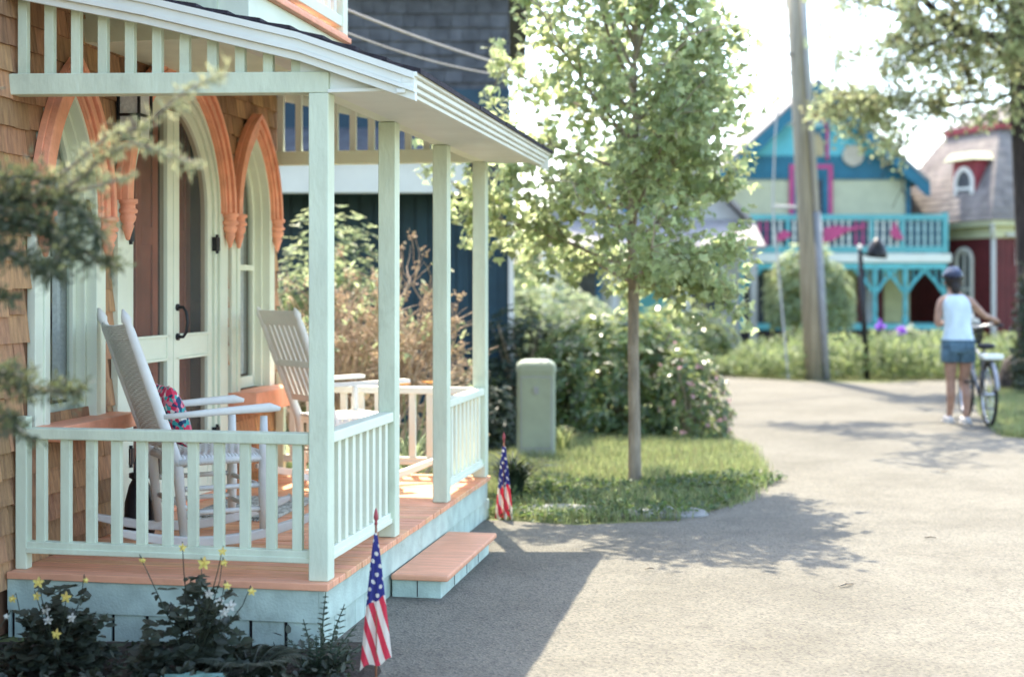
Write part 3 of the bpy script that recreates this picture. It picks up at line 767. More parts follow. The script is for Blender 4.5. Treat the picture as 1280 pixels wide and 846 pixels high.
# flat stepping stone in the ground cover
def stone(name,label,cat,c,r,seed,m='rock',flat=1):
    rs=random.Random(seed);mb=MB();mb.ell((0,0,0),r,18,12)
    o_=Vector((rs.random()*9,rs.random()*9,rs.random()*9))
    from mathutils import noise as nz
    mb.v=[tuple(Vector(v)*(1+.28*nz.noise(Vector(v)/max(r)*1.4+o_)+.12*nz.noise(Vector(v)/max(r)*4+o_))) for v in mb.v]
    o=mb.build(name,m,smooth=True); o.location=c; tag(o,label,cat,'flat stones in the ground cover' if 'stepping' in name else None); return o
M['pavestone']=paint('grey_paving_stone',(.28,.28,.26),.9,.15,6,.5,40)
stone('stepping_stone','flat grey stone set in the ground cover below the maple trunk','stone',gr(820,642)+Vector((0,0,.0)),(.36,.16,.04),5,'pavestone')
stone('stepping_stone','flat grey stone in the ground cover near the far flag','stone',gr(700,640)+Vector((0,0,.0)),(.3,.12,.05),9,'pavestone')
stone('boulder','rough brown boulder at the right roadside behind the bicycle','boulder',gr(1283,492)+Vector((.12,.3,.12)),(.42,.40,.42),3)
# fallen twigs on the asphalt
for i,(px,py,a,l,lab) in enumerate(((1058,732,.5,.10,'short brown twig lying on the open asphalt, nearest the camera'),(1163,673,.0,.07,'thin straight twig on the asphalt right of the maple shadow'),(1180,590,.3,.06,'small dark wood chip on the asphalt near the right edge'),(812,712,.2,.05,'tiny twig on the asphalt right of the porch shadow'))):
    g=gr(px,py);mb=MB();d=Vector((math.cos(a),math.sin(a)*1.2,0))*l/2
    mb.tube([g-d+Vector((0,0,.006)),g+Vector((0,.008,.010)),g+d+Vector((0,0,.006))],[.003,.006,.003],6)
    if i==0: mb.tube([g+Vector((0,0,.008)),g+Vector((.02,-.03,.012))],.003,5)
    tag(mb.build('fallen_twig','bark'),lab,'twig','fallen twigs on the asphalt')
# ================================================================ UTILITY BOX
ub=empty('utility_pedestal','pale green metal utility pedestal with rounded cap standing on the lawn','utility box',gr(670,572))
mb=MB(); w,d=.165,.13
def rr(w,d,r,n=5): 
    out=[]
    for cx,cy,a0 in ((w-r,d-r,0),(-w+r,d-r,PI/2),(-w+r,-d+r,PI),(w-r,-d+r,1.5*PI)):
        out+=[(cx+r*math.cos(a0+PI/2*i/n),cy+r*math.sin(a0+PI/2*i/n)) for i in range(n+1)]
    return out
def loft(mb,rings):
    n=len(rings[0]);vs=[v for r in rings for v in r];fs=[(i*n+k,i*n+(k+1)%n,(i+1)*n+(k+1)%n,(i+1)*n+k) for i in range(len(rings)-1) for k in range(n)]
    fs.append(tuple(range((len(rings)-1)*n,len(rings)*n))); fs.append(tuple(reversed(range(n)))); mb.add(vs,fs)
loft(mb,[[(x,y,z) for x,y in rr(w,d,.04)] for z in (-.02,.77)]); mb.build('pedestal_body','box',ub)
mb=MB(); rg_=[]
for k in range(7):
    t=k/6*PI/2; s_=math.cos(t)*.55+.45 if k<6 else .42
    s_=max(math.cos(t*.92),.2); rg_.append([(x*1.04*(.35+.65*s_),y*1.04*(.35+.65*s_),.765+.015*(k>0)+.07*math.sin(t)) for x,y in rr(w,d,.04)])
loft(mb,[[(x*1.04,y*1.04,.745) for x,y in rr(w,d,.04)]]+rg_); mb.build('pedestal_cap','box',ub)
mb=MB(); mb.box(-.125,.125,-d-.005,-d+.001,.10,.70); mb.build('access_panel','box',ub,bevel=.003)
mb=MB(); mb.box(-.135,.135,-d-.0015,-d+.001,.09,.71); mb.build('panel_gap','greymetal',ub)
mb=MB(); mb.box(-.02,.02,-d-.018,-d-.005,.56,.62); mb.build('lock','greymetal',ub)
# ================================================================ FLAGS
def flagmat():
    m,nt,N,L=mat('flag_cloth'); o=N.new('ShaderNodeOutputMaterial'); b=N.new('ShaderNodeBsdfPrincipled'); b.inputs['Roughness'].default_value=.8
    t=N.new('ShaderNodeBsdfTranslucent'); s=N.new('ShaderNodeMixShader'); s.inputs[0].default_value=.35; L.new(b.outputs[0],s.inputs[1]); L.new(t.outputs[0],s.inputs[2]); L.new(s.outputs[0],o.inputs[0])
    uv=N.new('ShaderNodeUVMap'); sp=N.new('ShaderNodeSeparateXYZ'); L.new(uv.outputs[0],sp.inputs[0])
    def mth(op,a,b_=None,c=None):
        x=N.new('ShaderNodeMath'); x.operation=op
        for i,q in enumerate((a,b_,c)):
            if q is None: continue
            if hasattr(q,'links') or hasattr(q,'node'): L.new(q,x.inputs[i])
            else: x.inputs[i].default_value=q
        return x.outputs[0]
    # uv.x = stripe coordinate in stripes, uv.y = distance down in metres; canton where y < .255
    st=mth('GREATER_THAN',mth('FRACT',mth('MULTIPLY',sp.outputs[0],.5)),.5)
    mx=N.new('ShaderNodeMix');mx.data_type='RGBA';L.new(st,mx.inputs[0]);mx.inputs[6].default_value=(.62,.04,.07,1);mx.inputs[7].default_value=(.74,.68,.58,1)
    a=mth('MULTIPLY',sp.outputs[0],1.0); bb=mth('MULTIPLY',sp.outputs[1],38)
    u1=mth('ADD',a,bb);v1=mth('SUBTRACT',bb,a)
    du=mth('SUBTRACT',mth('FRACT',mth('MULTIPLY',u1,.5)),.5);dv=mth('SUBTRACT',mth('FRACT',mth('MULTIPLY',v1,.5)),.5)
    dd=mth('ADD',mth('MULTIPLY',du,du),mth('MULTIPLY',dv,dv)); star=mth('LESS_THAN',dd,.055)
    mc=N.new('ShaderNodeMix');mc.data_type='RGBA';L.new(star,mc.inputs[0]);mc.inputs[6].default_value=(.035,.04,.20,1);mc.inputs[7].default_value=(.7,.68,.6,1)
    isc=mth('LESS_THAN',sp.outputs[1],mth('ADD',.375,mth('MULTIPLY',sp.outputs[0],-.006)))
    mf=N.new('ShaderNodeMix');mf.data_type='RGBA';L.new(isc,mf.inputs[0]);L.new(mx.outputs[2],mf.inputs[6]);L.new(mc.outputs[2],mf.inputs[7])
    L.new(mf.outputs[2],b.inputs['Base Color']);L.new(mf.outputs[2],t.inputs['Color']); return m
M['flag']=flagmat()
def flag(label,base,htop,length,wtop,wbot,shift,slant,seed,rz=0,fold=1.0,sdens=50):
    f=empty('small_flag',label,'flag',base,rz,'small flags on sticks by the porch')
    mb=MB(); mb.tube([(0,0,-.05),(0,0,htop)],.0045,8); mb.build('flag_stick','stickwood',f,smooth=True)
    mb=MB(); mb.lathe([(0,-.005),(.007,0),(.004,.012),(.0085,.02),(.009,.03),(.005,.05),(0,.062)],(0,0,htop),10); mb.build('finial','finialred',f,smooth=True)
    mb=MB();nu,nv=30,34;vs=[];uv=[]
    for j in range(nv+1):
        s=j/nv; w=wtop+(wbot-wtop)*(s**.85); cx=shift*s
        for i in range(nu+1):
            t=i/nu-.5; x=cx+w*t; ph=t*9*fold
            y=-.012+.018*math.sin(ph+seed+s*1.2)*min(1,s*1.5)*fold-.01*s
            zz=htop-.03-s*length-.035*s*(t+.5)*-1*slant - .012*math.sin(ph+1)*s
            vs.append((x,y,zz)); uv.append(((t*w*1.0+.5*wbot-.30*s*length*.9)*sdens+20,s*length))
    n=nu+1
    mb.add(vs,[(j*n+i,j*n+i+1,(j+1)*n+i+1,(j+1)*n+i) for j in range(nv) for i in range(nu)])
    o=mb.build('flag_cloth','flag',f,smooth=True,uv=uv); return f
M['stickwood']=paint('stick_wood',(.30,.13,.07),.6,.1); M['finialred']=paint('red_finial_paint',(.36,.06,.07),.5,.1)
p=at(470,846,5.25); p.z=0
flag('small stars and stripes flag hanging from a stick, nearest the camera by the porch corner',p,at(0,655,5.25).z,.50,.010,.118,0.002,1.1,.3)
p=gr(625,648)+Vector((.0,.0,0)); p.y=9.1;p.x=at(630,0,9.1).x
flag('small crumpled flag on a stick beside the far corner post of the porch',p,at(0,552,9.1).z,.47,.02,.115,-.0,.6,2.1,fold=1.9,sdens=44)
# ================================================================ PLANTS
def shrub(name,label,cat,c,r,n,L0,L1,m,kind=1,ros=1,shell=.55,stems=10,stemmat='bark',group=None,lift=0,sunup=.5,flower=None,wr=.45,zlow=0.0):
    """mound of leaves: c = base centre; r = radii (x, y, height)"""
    e=empty(name,label,cat,c,0,group)
    mb=MB();fl=MB(); k=0
    lob=[(rvec(),rnd.uniform(.75,1.12)) for _ in range(9)]
    while k<n:
        d=rvec(); 
        if d.z<-.25: continue
        w=sum(max(0,d.dot(q[0]))**3*q[1] for q in lob)/max(1e-6,sum(max(0,d.dot(q[0]))**3 for q in lob))
        rad=w*(shell+(1-shell)*rnd.random()**.6)
        p=Vector((d.x*r[0]*rad,d.y*r[1]*rad,zlow+(d.z*.8+.2)*r[2]*rad*(1.0)))
        if p.z<.03 : p.z=rnd.uniform(.03,.2)*r[2]
        up=(d+Vector((0,0,sunup))).normalized(); k+=1
        for q in range(ros):
            dd=(up*.35+rvec()).normalized() if ros>1 else (d*.6+rvec()*.9).normalized()
            if ros>1:
                a=up.orthogonal().normalized(); b=up.cross(a); th=2*PI*(q+rnd.random()*.5)/ros; dd=(a*math.cos(th)+b*math.sin(th)+up*rnd.uniform(.05,.6)).normalized()
            Lf=rnd.uniform(L0,L1); mb.leaf(p,dd,up+rvec()*.3,Lf,Lf*wr,.2,kind,.2)
        if flower and rnd.random()<flower[1]:
            for q in range(5): fl.leaf(p+up*.04,(up*.4+rvec()).normalized(),up,flower[2],flower[2]*.8,.2,0)
    mb.build('foliage',m,e)
    if flower and fl.v: fl.build('blossom',flower[0],e)
    sm=MB()
    for i in range(stems):
        a=rnd.uniform(0,2*PI);t=rnd.uniform(.3,.8); q=Vector((math.cos(a)*r[0]*t,math.sin(a)*r[1]*t,r[2]*rnd.uniform(.5,.85)))
        sm.tube([(math.cos(a)*.08,math.sin(a)*.08,-.02),q*.5+Vector((0,0,.05)),q],[.02*r[2],.014*r[2],.004],5)
    if stems: sm.build('stem',stemmat,e)
    return e
shrub('rhododendron','large glossy-leaved rhododendron mound behind the maple and the utility pedestal','shrub',(1.12,14.6,0),(1.02,.85,1.45),1050,.07,.125,'rhodo',1,6,.62,14,wr=.42)
shrub('rhododendron','low shrub with small pale blossoms at the right foot of the rhododendron','shrub',(1.78,13.9,0),(.42,.4,.95),430,.045,.07,'rhodo',1,5,.7,8,flower=('petal_pink',.10,.035))
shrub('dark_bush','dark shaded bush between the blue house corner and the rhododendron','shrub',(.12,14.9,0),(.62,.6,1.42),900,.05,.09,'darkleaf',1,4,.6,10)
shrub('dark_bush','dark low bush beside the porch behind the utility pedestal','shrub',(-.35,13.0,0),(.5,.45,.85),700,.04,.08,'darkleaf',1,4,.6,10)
shrub('leafy_bush','tall bright green bush behind the porch against the blue house','shrub',(-1.62,12.3,0),(.80,.5,1.72),1100,.06,.10,'lightleaf',1,3,.6,14,zlow=.35)
# dry hydrangea: bare tangled twigs and old flower heads
hy=empty('dried_shrub','tan leafless shrub of tangled twigs with faded flower heads behind the porch','shrub',(-1.12,11.3,0))
tw=MB();hd=MB();lf=MB()
def twig(p,d,l,r,dep):
    if p.x>.72: return
    pts=[p];q=p.copy();dd=d.copy()
    for i in range(4):
        dd=(dd+rvec()*.38+Vector((0,0,.10))).normalized(); q=q+dd*l/4; pts.append(q.copy())
    tw.tube(pts,[r,r*.85,r*.7,r*.6,r*.5],5,cap=False)
    if dep>0:
        for i in range(rnd.choice((2,3,3))): twig(pts[rnd.choice((2,3,4))],(dd+rvec()*.9).normalized(),l*rnd.uniform(.55,.8),r*.62,dep-1)
    elif rnd.random()<.4:
        for i in range(rnd.randint(6,14)): hd.leaf(pts[-1]+rvec()*.035,rvec(),rvec(),.035,.03,.3,0)
    elif rnd.random()<.35:
        for i in range(3): lf.leaf(pts[-1],rvec(),Vector((0,0,1)),.07,.04,.2,1)
for i in range(44):
    a=rnd.uniform(0,2*PI); twig(Vector((math.cos(a)*rnd.uniform(.05,.60)-.05,math.sin(a)*.25,.0)),Vector((math.cos(a)*.45,math.sin(a)*.3,1)).normalized(),rnd.uniform(.62,.92),.018,3)
tw.build('twigs','twig',hy)
M['oldflower']=leafmat('faded_flower',(.42,.34,.23),(.48,.38,.24),.8,.3,.35,col2=(.42,.29,.20))
hd.build('flower_heads','oldflower',hy); lf.build('leaves','lightleaf',hy)
# lilies behind the porch railing and daylily by the far post
def strappy(name,label,c,n,h,spread,m,fl=None,nfl=0):
    e=empty(name,label,'plant',c,0,'strap-leaved lilies round the porch' if name=='day_lily' else None); mb=MB()
    for i in range(n):
        a=rnd.uniform(0,2*PI);hh=h*rnd.uniform(.6,1.1);sp=spread*rnd.uniform(.4,1.1);w=rnd.uniform(.006,.012);o=Vector((math.cos(a),math.sin(a),0));s=Vector((-o.y,o.x,0))
        b0=o*rnd.uniform(0,.08);pts=[]
        for k in range(7):
            t=k/6; pts.append(b0+o*sp*t*t*1.0+Vector((0,0,hh*(1.6*t-.95*t*t))))
        vs=[];
        for k,p in enumerate(pts):
            ww=w*(1-(k/6)**2*.95); vs+=[tuple(p-s*ww),tuple(p+s*ww)]
        mb.add(vs,[(2*k,2*k+1,2*k+3,2*k+2) for k in range(6)])
    mb.build('leaves',m,e)
    for i in range(nfl):
        a=rnd.uniform(0,2*PI); tp=Vector((math.cos(a)*spread*.5,math.sin(a)*spread*.5,h*rnd.uniform(1.0,1.3))); s=MB(); s.tube([(0,0,0),tp*.6,tp],.004,5); so=s.build('flower_stalk',m,e)
        f=MB()
        for q in range(6):
            th=q*PI/3; f.leaf(tp,Vector((math.cos(th),math.sin(th),.5)),Vector((0,0,1)),.06,.03,.2,1,.3)
        f.build('flower',fl,so)
    return e
strappy('day_lily','clump of arching strap leaves at the far corner of the porch beside the flag',(gr(640,632)+Vector((.0,.35,0))),150,.42,.42,'darkleaf')
strappy('day_lily','strap-leaved lily with orange flowers behind the far railing, right of the white rocker',(-.72,10.0,0),60,.62,.3,'lightleaf','petal_orange',3)
strappy('day_lily','strap-leaved lily without open flowers behind the far railing near the cottage corner',(-1.55,10.1,0),60,.55,.3,'lightleaf')
strappy('grass_tuft','tuft of tall green grass at the foot of the utility pedestal',(gr(705,568)),70,.34,.12,'grass')
# ---- garden bed plants
def starflower(e,p,s,m='petal_yellow',d=None):
    up=d or Vector((rnd.uniform(-.5,.5),-1,rnd.uniform(-.1,.5))).normalized(); f=MB(); a=up.orthogonal().normalized(); b=up.cross(a)
    for q in range(5):
        th=q*2*PI/5+rnd.random()*.2; f.leaf(p,(a*math.cos(th)+b*math.sin(th)+up*.15).normalized(),up,s,s*.55,.15,1,.05)
        th+=PI/5; f.leaf(p+up*.004,(a*math.cos(th)+b*math.sin(th)+up*.9).normalized(),up,s*.62,s*.4,.3,1,0)
    f.tube([p-up*.01,p+up*.02],[.004,.006],6); f.build('flower',m,e)
def columbine(label,c,h,r,flowers,nl=420):
    e=empty('columbine',label,'flowering plant',c,0,'columbines in the porch bed')
    mb=MB()
    for i in range(int(nl*.26)):
        d=rvec(); d.z=abs(d.z); p=Vector((d.x*r*rnd.uniform(.3,1),d.y*r*.7*rnd.uniform(.3,1),.03+d.z*h*rnd.uniform(.3,1)))
        for q in range(3):
            a=rnd.uniform(0,2*PI); 
            mb.leaf(p,Vector((math.cos(a),math.sin(a),rnd.uniform(-.2,.5))),Vector((0,-.4,1))+rvec()*.5,rnd.uniform(.035,.06),rnd.uniform(.04,.055),.15,2 if i%2 else 1)
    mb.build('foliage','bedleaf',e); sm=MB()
    for (px,py,Y,s,m) in flowers:
        p=at(px,py,Y)-Vector(c); q=Vector((p.x*.4,p.y*.5,p.z*.45)); k=p+Vector((rnd.uniform(-.02,.02),.01,.02))
        sm.tube([(p.x*.1,0,.02),q,Vector((p.x*.85,p.y*.9,p.z*.85)),k,p],[.003,.0028,.002,.0016,.0014],5,cap=False)
        starflower(e,p,s,m)
        for _ in range(3): 
            w=q+(p-q)*rnd.uniform(.1,.7); 
            for z_ in range(2): sm.leaf(w,rvec(),Vector((0,0,1)),.03,.02,.2,1)
    sm.build('stem','bedleaf',e); return e
Y1='petal_yellow';W1='petal_white'
columbine('yellow columbine with dark leaves at the left end of the porch front',(-1.72,5.42,0),.36,.22,[(48,728,5.3,.024,Y1),(46,745,5.32,.018,Y1),(83,746,5.28,.024,Y1),(71,792,5.2,.022,Y1),(16,748,5.3,.018,Y1),(58,762,5.33,.022,W1),(60,775,5.33,.02,W1),(107,725,5.3,.012,Y1),(90,772,5.26,.02,W1)],620)
columbine('yellow and white columbine cluster, taller, below the middle of the front railing',(-1.20,5.35,0),.38,.24,[(255,704,5.2,.028,Y1),(278,689,5.25,.018,Y1),(281,703,5.26,.016,Y1),(284,732,5.2,.017,Y1),(315,739,5.2,.018,Y1),(228,684,5.2,.017,Y1),(179,700,5.25,.013,Y1),(288,757,5.25,.024,W1),(274,752,5.25,.02,W1),(262,742,5.25,.022,W1),(280,765,5.24,.02,W1)],760)
columbine('leafy flowerless columbine filling the dark corner of the bed at far left',(-2.0,5.1,0),.33,.22,[(8,770,5.1,.012,W1)],500)
def fern(label,c,n,Lf):
    e=empty('fern',label,'fern',c)
    for i in range(n):
        a=2*PI*i/n+rnd.uniform(-.2,.2);mb=MB();o=Vector((math.cos(a),math.sin(a)*.8,0));pts=[]
        for k in range(13):
            t=k/12; pts.append(o*Lf*t*.8+Vector((0,0,Lf*(1.0*t-.72*t*t))))
        mb.tube(pts,.0022,4,cap=False); s=Vector((-o.y,o.x,0))
        for k in range(1,13):
            wd=.07*math.sin(PI*min(1,(k+2)/14))*(1.05-k/14)*2
            for sg in (-1,1):
                mb.leaf(pts[k],(s*sg+o*.5).normalized(),Vector((0,0,1)),wd*.9,.014,.1,1); mb.leaf((pts[k]+pts[k-1])/2,(s*sg+o*.5).normalized(),Vector((0,0,1)),wd*.9,.014,.1,1)
        mb.build('frond','bedleaf',e)
    return e
fern('dark fern with arching fronds in the bed below the porch skirt, middle',(-.98,5.3,0),16,.30)
def sprout(label,c,stems):
    e=empty('leafy_plant',label,'plant',c)
    for (dx,dy,h) in stems:
        mb=MB(); tp=Vector((dx,dy,h)); mb.tube([(dx*.3,dy*.3,0),tp*.6,tp],[.004,.003,.002],5)
        n=int(h/.022)
        for k in range(n):
            t=k/n; p=Vector((dx*.3,dy*.3,0)).lerp(tp,t)
            for q in range(3):
                a=k*2.4+q*2.1; mb.leaf(p,Vector((math.cos(a),math.sin(a),.55)),Vector((0,0,1)),.065*(1.15-t),.026*(1.1-t*.5),.2,1,.2)
        mb.build('stem','bedleaf2',e)
    return e
M['bedleaf2']=leafmat('bed_leaf_mid',(.055,.085,.055),(.1,.14,.07),.5,.3,.3)
sprout('upright leafy plant with toothed shoots at the porch corner, left of the near flag',(-.74,5.42,0),[(.03,0,.31),(.10,.02,.26),(-.06,.03,.2),(.15,-.02,.19),(.0,-.05,.16),(.20,0,.13),(-.12,0,.14)])
# hosta
e=empty('hosta','blue-green broad-leaved hosta at the bottom edge of the bed','plant',(-1.12,4.95,0))
for i in range(9):
    a=2*PI*i/9+.3; mb=MB(); d=Vector((math.cos(a),math.sin(a),.55)).normalized(); s=Vector((-math.sin(a),math.cos(a),0));n_=s.cross(d)
    vs=[];
    for k in range(8):
        t=k/7; w=.06*math.sin(PI*(t*.93+.05))**.7*(1.1-t*.3); c_=Vector((0,0,.05))+d*.19*t-Vector((0,0,.07*t*t))
        for q in range(5):
            u_=(q-2)/2; vs.append(tuple(c_+s*w*u_+Vector((0,0,abs(u_)*.018+.004*math.sin(q*3+k)))))
    mb.add(vs,[(k*5+q,k*5+q+1,(k+1)*5+q+1,(k+1)*5+q) for k in range(7) for q in range(4)]); mb.tube([(0,0,0),(0,0,.055)],.005,5)
    mb.build('leaf','hosta',e,smooth=True)
# low litter and small leaves on bed soil
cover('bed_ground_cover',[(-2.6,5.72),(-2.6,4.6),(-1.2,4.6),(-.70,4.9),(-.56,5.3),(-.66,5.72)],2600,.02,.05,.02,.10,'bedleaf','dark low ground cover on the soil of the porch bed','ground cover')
# ================================================================ TREES
def branch(mb,pts,r0,r1,n=7):
    k=len(pts); mb.tube(pts,[r0+(r1-r0)*i/(k-1) for i in range(k)],n,cap=False)
def curve(p,d,l,steps,jit,lift):
    pts=[p.copy()];dd=d.normalized();q=p.copy()
    for i in range(steps):
        dd=(dd+rvec()*jit+Vector((0,0,lift))).normalized();q=q+dd*l/steps;pts.append(q.copy())
    return pts,dd
# ---- young maple
mt=gr(793,605)
mp=empty('maple_tree','young maple with slim trunk and bright green lobed leaves on the lawn','tree',mt)
tk=MB();lv=MB();br=MB()
tk.tube([(0,0,-.05),(.003,0,.05),(.0,.0,.5),(-.008,.01,1.0),(-.005,0,1.45)],[.062,.050,.044,.041,.043],12,cap=False)
tk.tube([(-.005,0,1.45),(-.02,.01,1.9),(.01,.02,2.5),(.0,0,3.1),(.02,0,3.7),(.0,0,4.3)],[.043,.034,.028,.02,.013,.004],9)
tk.build('trunk','bark',mp,smooth=True)
def maple_ok(p):
    # crown outline: broad below, looser on top
    r=1.42 if p.z<2.9 else 1.42-.35*(p.z-2.9)
    return (p.x**2+p.y**2)**.5<r*1.05
def leafcluster(p,d,n,spread,L0,L1):
    for i in range(n):
        q=p+rvec()*spread*rnd.random()**.5
        if q.x>.84+.30*max(0,min(1,(q.z-1.9)/1.0))+rnd.uniform(0,.12) or q.y<-1.02: continue
        dd=(Vector((0,0,-.45))+rvec()*.9+d*.35).normalized()
        nn=Vector((0,0,1))+rvec()*.9
        Lf=rnd.uniform(L0,L1); lv.leaf(q,dd,nn,Lf,Lf*.95,.18,2,.2)
nb=46
for i in range(nb):
    z=1.46+ (i/nb)**1.15*2.65; a=i*2.399+rnd.uniform(-.3,.3)
    l=(1-.34*math.cos(a))*(1.20 if z<2.6 else 1.35-.42*(z-2.6))*rnd.uniform(.8,1.12); 
    el=R(rnd.uniform(20,42)) if z<3 else R(rnd.uniform(38,60))
    if z<1.75: l*=.95;el=R(rnd.uniform(5,22))
    pts,dd=curve(Vector((0,0,z)),Vector((math.cos(a)*math.cos(el),math.sin(a)*math.cos(el),math.sin(el))),l,7,.13,-.035)
    branch(br,pts,.015,.004,6)
    for j in range(2,8):
        p=pts[j]; 
        leafcluster(p,dd,(11 if z<2.9 else 6),.16,.045,.095)
        for s_ in range(2):
            sd=(dd+rvec()*1.0).normalized(); sp,sdd=curve(p,sd,rnd.uniform(.22,.45),4,.2,-.03); branch(br,sp,.005,.0015,4)
            for q in sp[1:]: leafcluster(q,sdd,(7 if z<2.9 else 4),.10,.04,.09)
br.build('branches','bark',mp); lv.build('crown','maple',mp)
# ---- big old tree at the right
bt=Vector((7.42,20.2,0))
big=empty('old_tree','large old tree with dark limbs and pale olive foliage at the right edge','tree',bt)
tk=MB();lv=MB();br=MB()
tk.tube([(0.1,0,-.1),(.06,0,.3),(0.03,0,1.5),(-.05,0,3.2),(-.12,0,4.4),(-.2,0,6.5),(-.3,.1,9)],[.42,.30,.26,.25,.23,.18,.08],14)
tk.build('trunk','bark_dark',big,smooth=True)
LIMBS=[[(-.1,0,4.72),(-.5,-.05,5.0),(-.9,0,5.05),(-1.4,.05,5.4),(-1.9,.1,5.95),(-2.3,.2,7.0)],
 [(-.1,0,4.1),(-.25,-.5,4.6),(-.9,-1.2,5.2),(-1.5,-1.6,5.6),(-2.0,-1.8,5.8)],
 [(-.12,0,4.6),(-.6,.6,5.1),(-1.4,1.2,5.6),(-2.4,1.6,5.9)],
 [(-.1,0,4.3),(-.5,.3,4.15),(-1.1,.7,4.15),(-1.8,.9,4.25),(-2.3,1.0,4.3)],
 [(0,0,3.8),(.8,-.4,4.6),(1.8,-.8,5.3),(2.8,-1,5.6)],[(0,0,4.4),(.6,.9,5.3),(1.2,1.9,6)],[(-.1,0,5),(.0,-1.3,5.8),(-.4,-2.4,6.2)],
 [(-.15,0,5.5),(-1.2,-.3,6.8),(-2.4,-.2,7.8)],[(-.2,0,6),(.9,.3,7.3),(1.9,0,8.2)]]
def bigcl(p,n,sp,L0=.07,L1=.12):
    for i in range(n):
        q=p+rvec()*sp*rnd.random()**.6; lv.leaf(q,rvec()+Vector((0,0,-.2)),rvec()+Vector((0,0,.7)),rnd.uniform(L0,L1),rnd.uniform(L0,L1)*.75,.2,0)
def sub(p,d,l,r,dep):
    pts,dd=curve(p,d,l,5,.28,.0); branch(br,pts,r,r*.5,5)
    if dep==0:
        for q in pts[1:]:
            if q.z<3.35+(.0 if q.x<-.6 else -.7)+rnd.uniform(-.25,.15): continue
            if rnd.random()<.62: bigcl(q,4,.2,.06,.11)
        return
    for q in pts[1:]:
        for _ in range(2 if dep>1 else 2):
            if rnd.random()<.5: sub(q,(dd*.5+rvec()*.9+Vector((0,0,-.12))).normalized(),l*.6,r*.55,dep-1)
for li,Lm in enumerate(LIMBS):
    Lm=[Vector(q) for q in Lm]; branch(br,Lm,(.12,.05,.05,.035,.09,.09,.09,.09,.09)[li],.02,9)
    for q in Lm[2 if li in (0,3) else 1:]:
        for _ in range(3): sub(q,(rvec()+Vector((-.25,0,-.05))).normalized(),rnd.uniform(.65,1.0),.024,2)
# high limbs above the frame that shade the road
for Lm in ([(0,0,6.2),(-1.6,-.8,6.8),(-3.4,-1.0,7.1),(-5.4,-1.4,7.2)],[(0,0,6.3),(-1.4,-1.9,6.6),(-3.2,-3.2,6.9),(-4.9,-4.0,7.0)],[(0,0,6.2),(-1.2,-1.2,6.9),(-2.6,-2.2,7.3),(-4.2,-3.0,7.6)],[(0,0,6.6),(-.6,-1.8,7.2),(-1.2,-3.4,7.5),(-1.9,-4.4,7.5)],[(0,0,6.0),(.4,-1.8,6.8),(.5,-3.2,7.2)],[(0,0,7.2),(-1.6,-.6,8.2),(-3.6,-1.2,8.8),(-5.2,-1.8,9)]):
    Lm=[Vector(q) for q in Lm]; branch(br,Lm,.09,.03,8)
    for a_,b_ in zip(Lm,Lm[1:]):
        for _ in range(3):
            q=a_.lerp(b_,rnd.random()); pts,dd=curve(q,rvec()+Vector((0,0,.15)),1.1,5,.25,0); branch(br,pts,.025,.008,5)
            for p in pts[1:]:
                if p.z>6.0: bigcl(p,26,.45,.10,.17)
br.build('limbs','bark_dark',big,smooth=True); lv.build('crown','bigleaf',big)
# ivy bush covering the foot of the old tree
shrub('ivy_bush','dark ivy-like bush with a few lit leaves at the right edge beside the old trunk','shrub',(7.12,19.2,0),(.42,.35,2.2),900,.07,.12,'darkleaf',1,2,.7,6)
# ---- juniper close to the camera at the left
ju=empty('juniper_tree','blurred dark juniper with feathery twigs close to the camera at upper left','tree',(-2.05,4.0,0))
tk=MB();nd=MB();br=MB()
tk.tube([(0,0,-.05),(0.02,0,1),(-.02,0,2),(0,0,3.1)],[.07,.06,.045,.015],9); tk.build('trunk','bark',ju,smooth=True)
def spray(pts,dens,Lr,sp=.03,m=None):
    for i in range(len(pts)-1):
        a=Vector(pts[i]);b=Vector(pts[i+1]);d=(b-a).normalized()
        k=int((b-a).length*dens*1.9)
        for _ in range(k):
            p=a.lerp(b,rnd.random()); s=(d*.7+rvec()).normalized(); q=p+s*rnd.uniform(.4,1)*Lr
            nd_=(m or nd)
            for j in range(5):
                w=p.lerp(q,j/5); nd_.leaf(w,(s+rvec()*.8).normalized(),rvec(),rnd.uniform(.018,.034),.006 if m else .008,.1,0)
J=Vector((-2.05,4.0,0))
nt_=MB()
def jb(pxs,Y0,Y1,dens=120,Lr=.06,m=None):
    pts=[]
    for i,(px,py) in enumerate(pxs): pts.append(at(px,py,Y0+(Y1-Y0)*i/(len(pxs)-1))-J)
    br.tube([Vector((0,0,max(.4,pts[0].z-.12)))]+pts,[.009]+[.006-.004*i/len(pts) for i in range(len(pts))],6,cap=False)
    spray(pts,dens,Lr,m=m)
# dark lower masses
jb([(-110,262),(-40,250),(20,245),(70,250),(105,262),(128,300)],3.9,3.7,230,.085)
jb([(-110,300),(-40,290),(20,275),(60,285),(85,300),(60,340)],3.9,3.6,230,.085)
jb([(-110,240),(-30,225),(20,222),(60,225)],3.9,3.7,200,.08)
jb([(-60,245),(30,268),(80,300),(120,325),(140,330)],3.8,3.7,190,.07)
jb([(-60,290),(0,310),(40,330),(70,342)],3.8,3.6,190,.07)
jb([(-100,360),(-30,375),(15,372)],3.9,3.7,150,.05)
jb([(-110,470),(-40,475),(20,480),(60,488),(100,489)],3.9,3.7,190,.07)
jb([(-110,500),(-40,510),(10,525),(35,545)],3.9,3.7,160,.06)
jb([(-110,455),(-50,450),(0,462),(30,470)],3.9,3.7,160,.06)
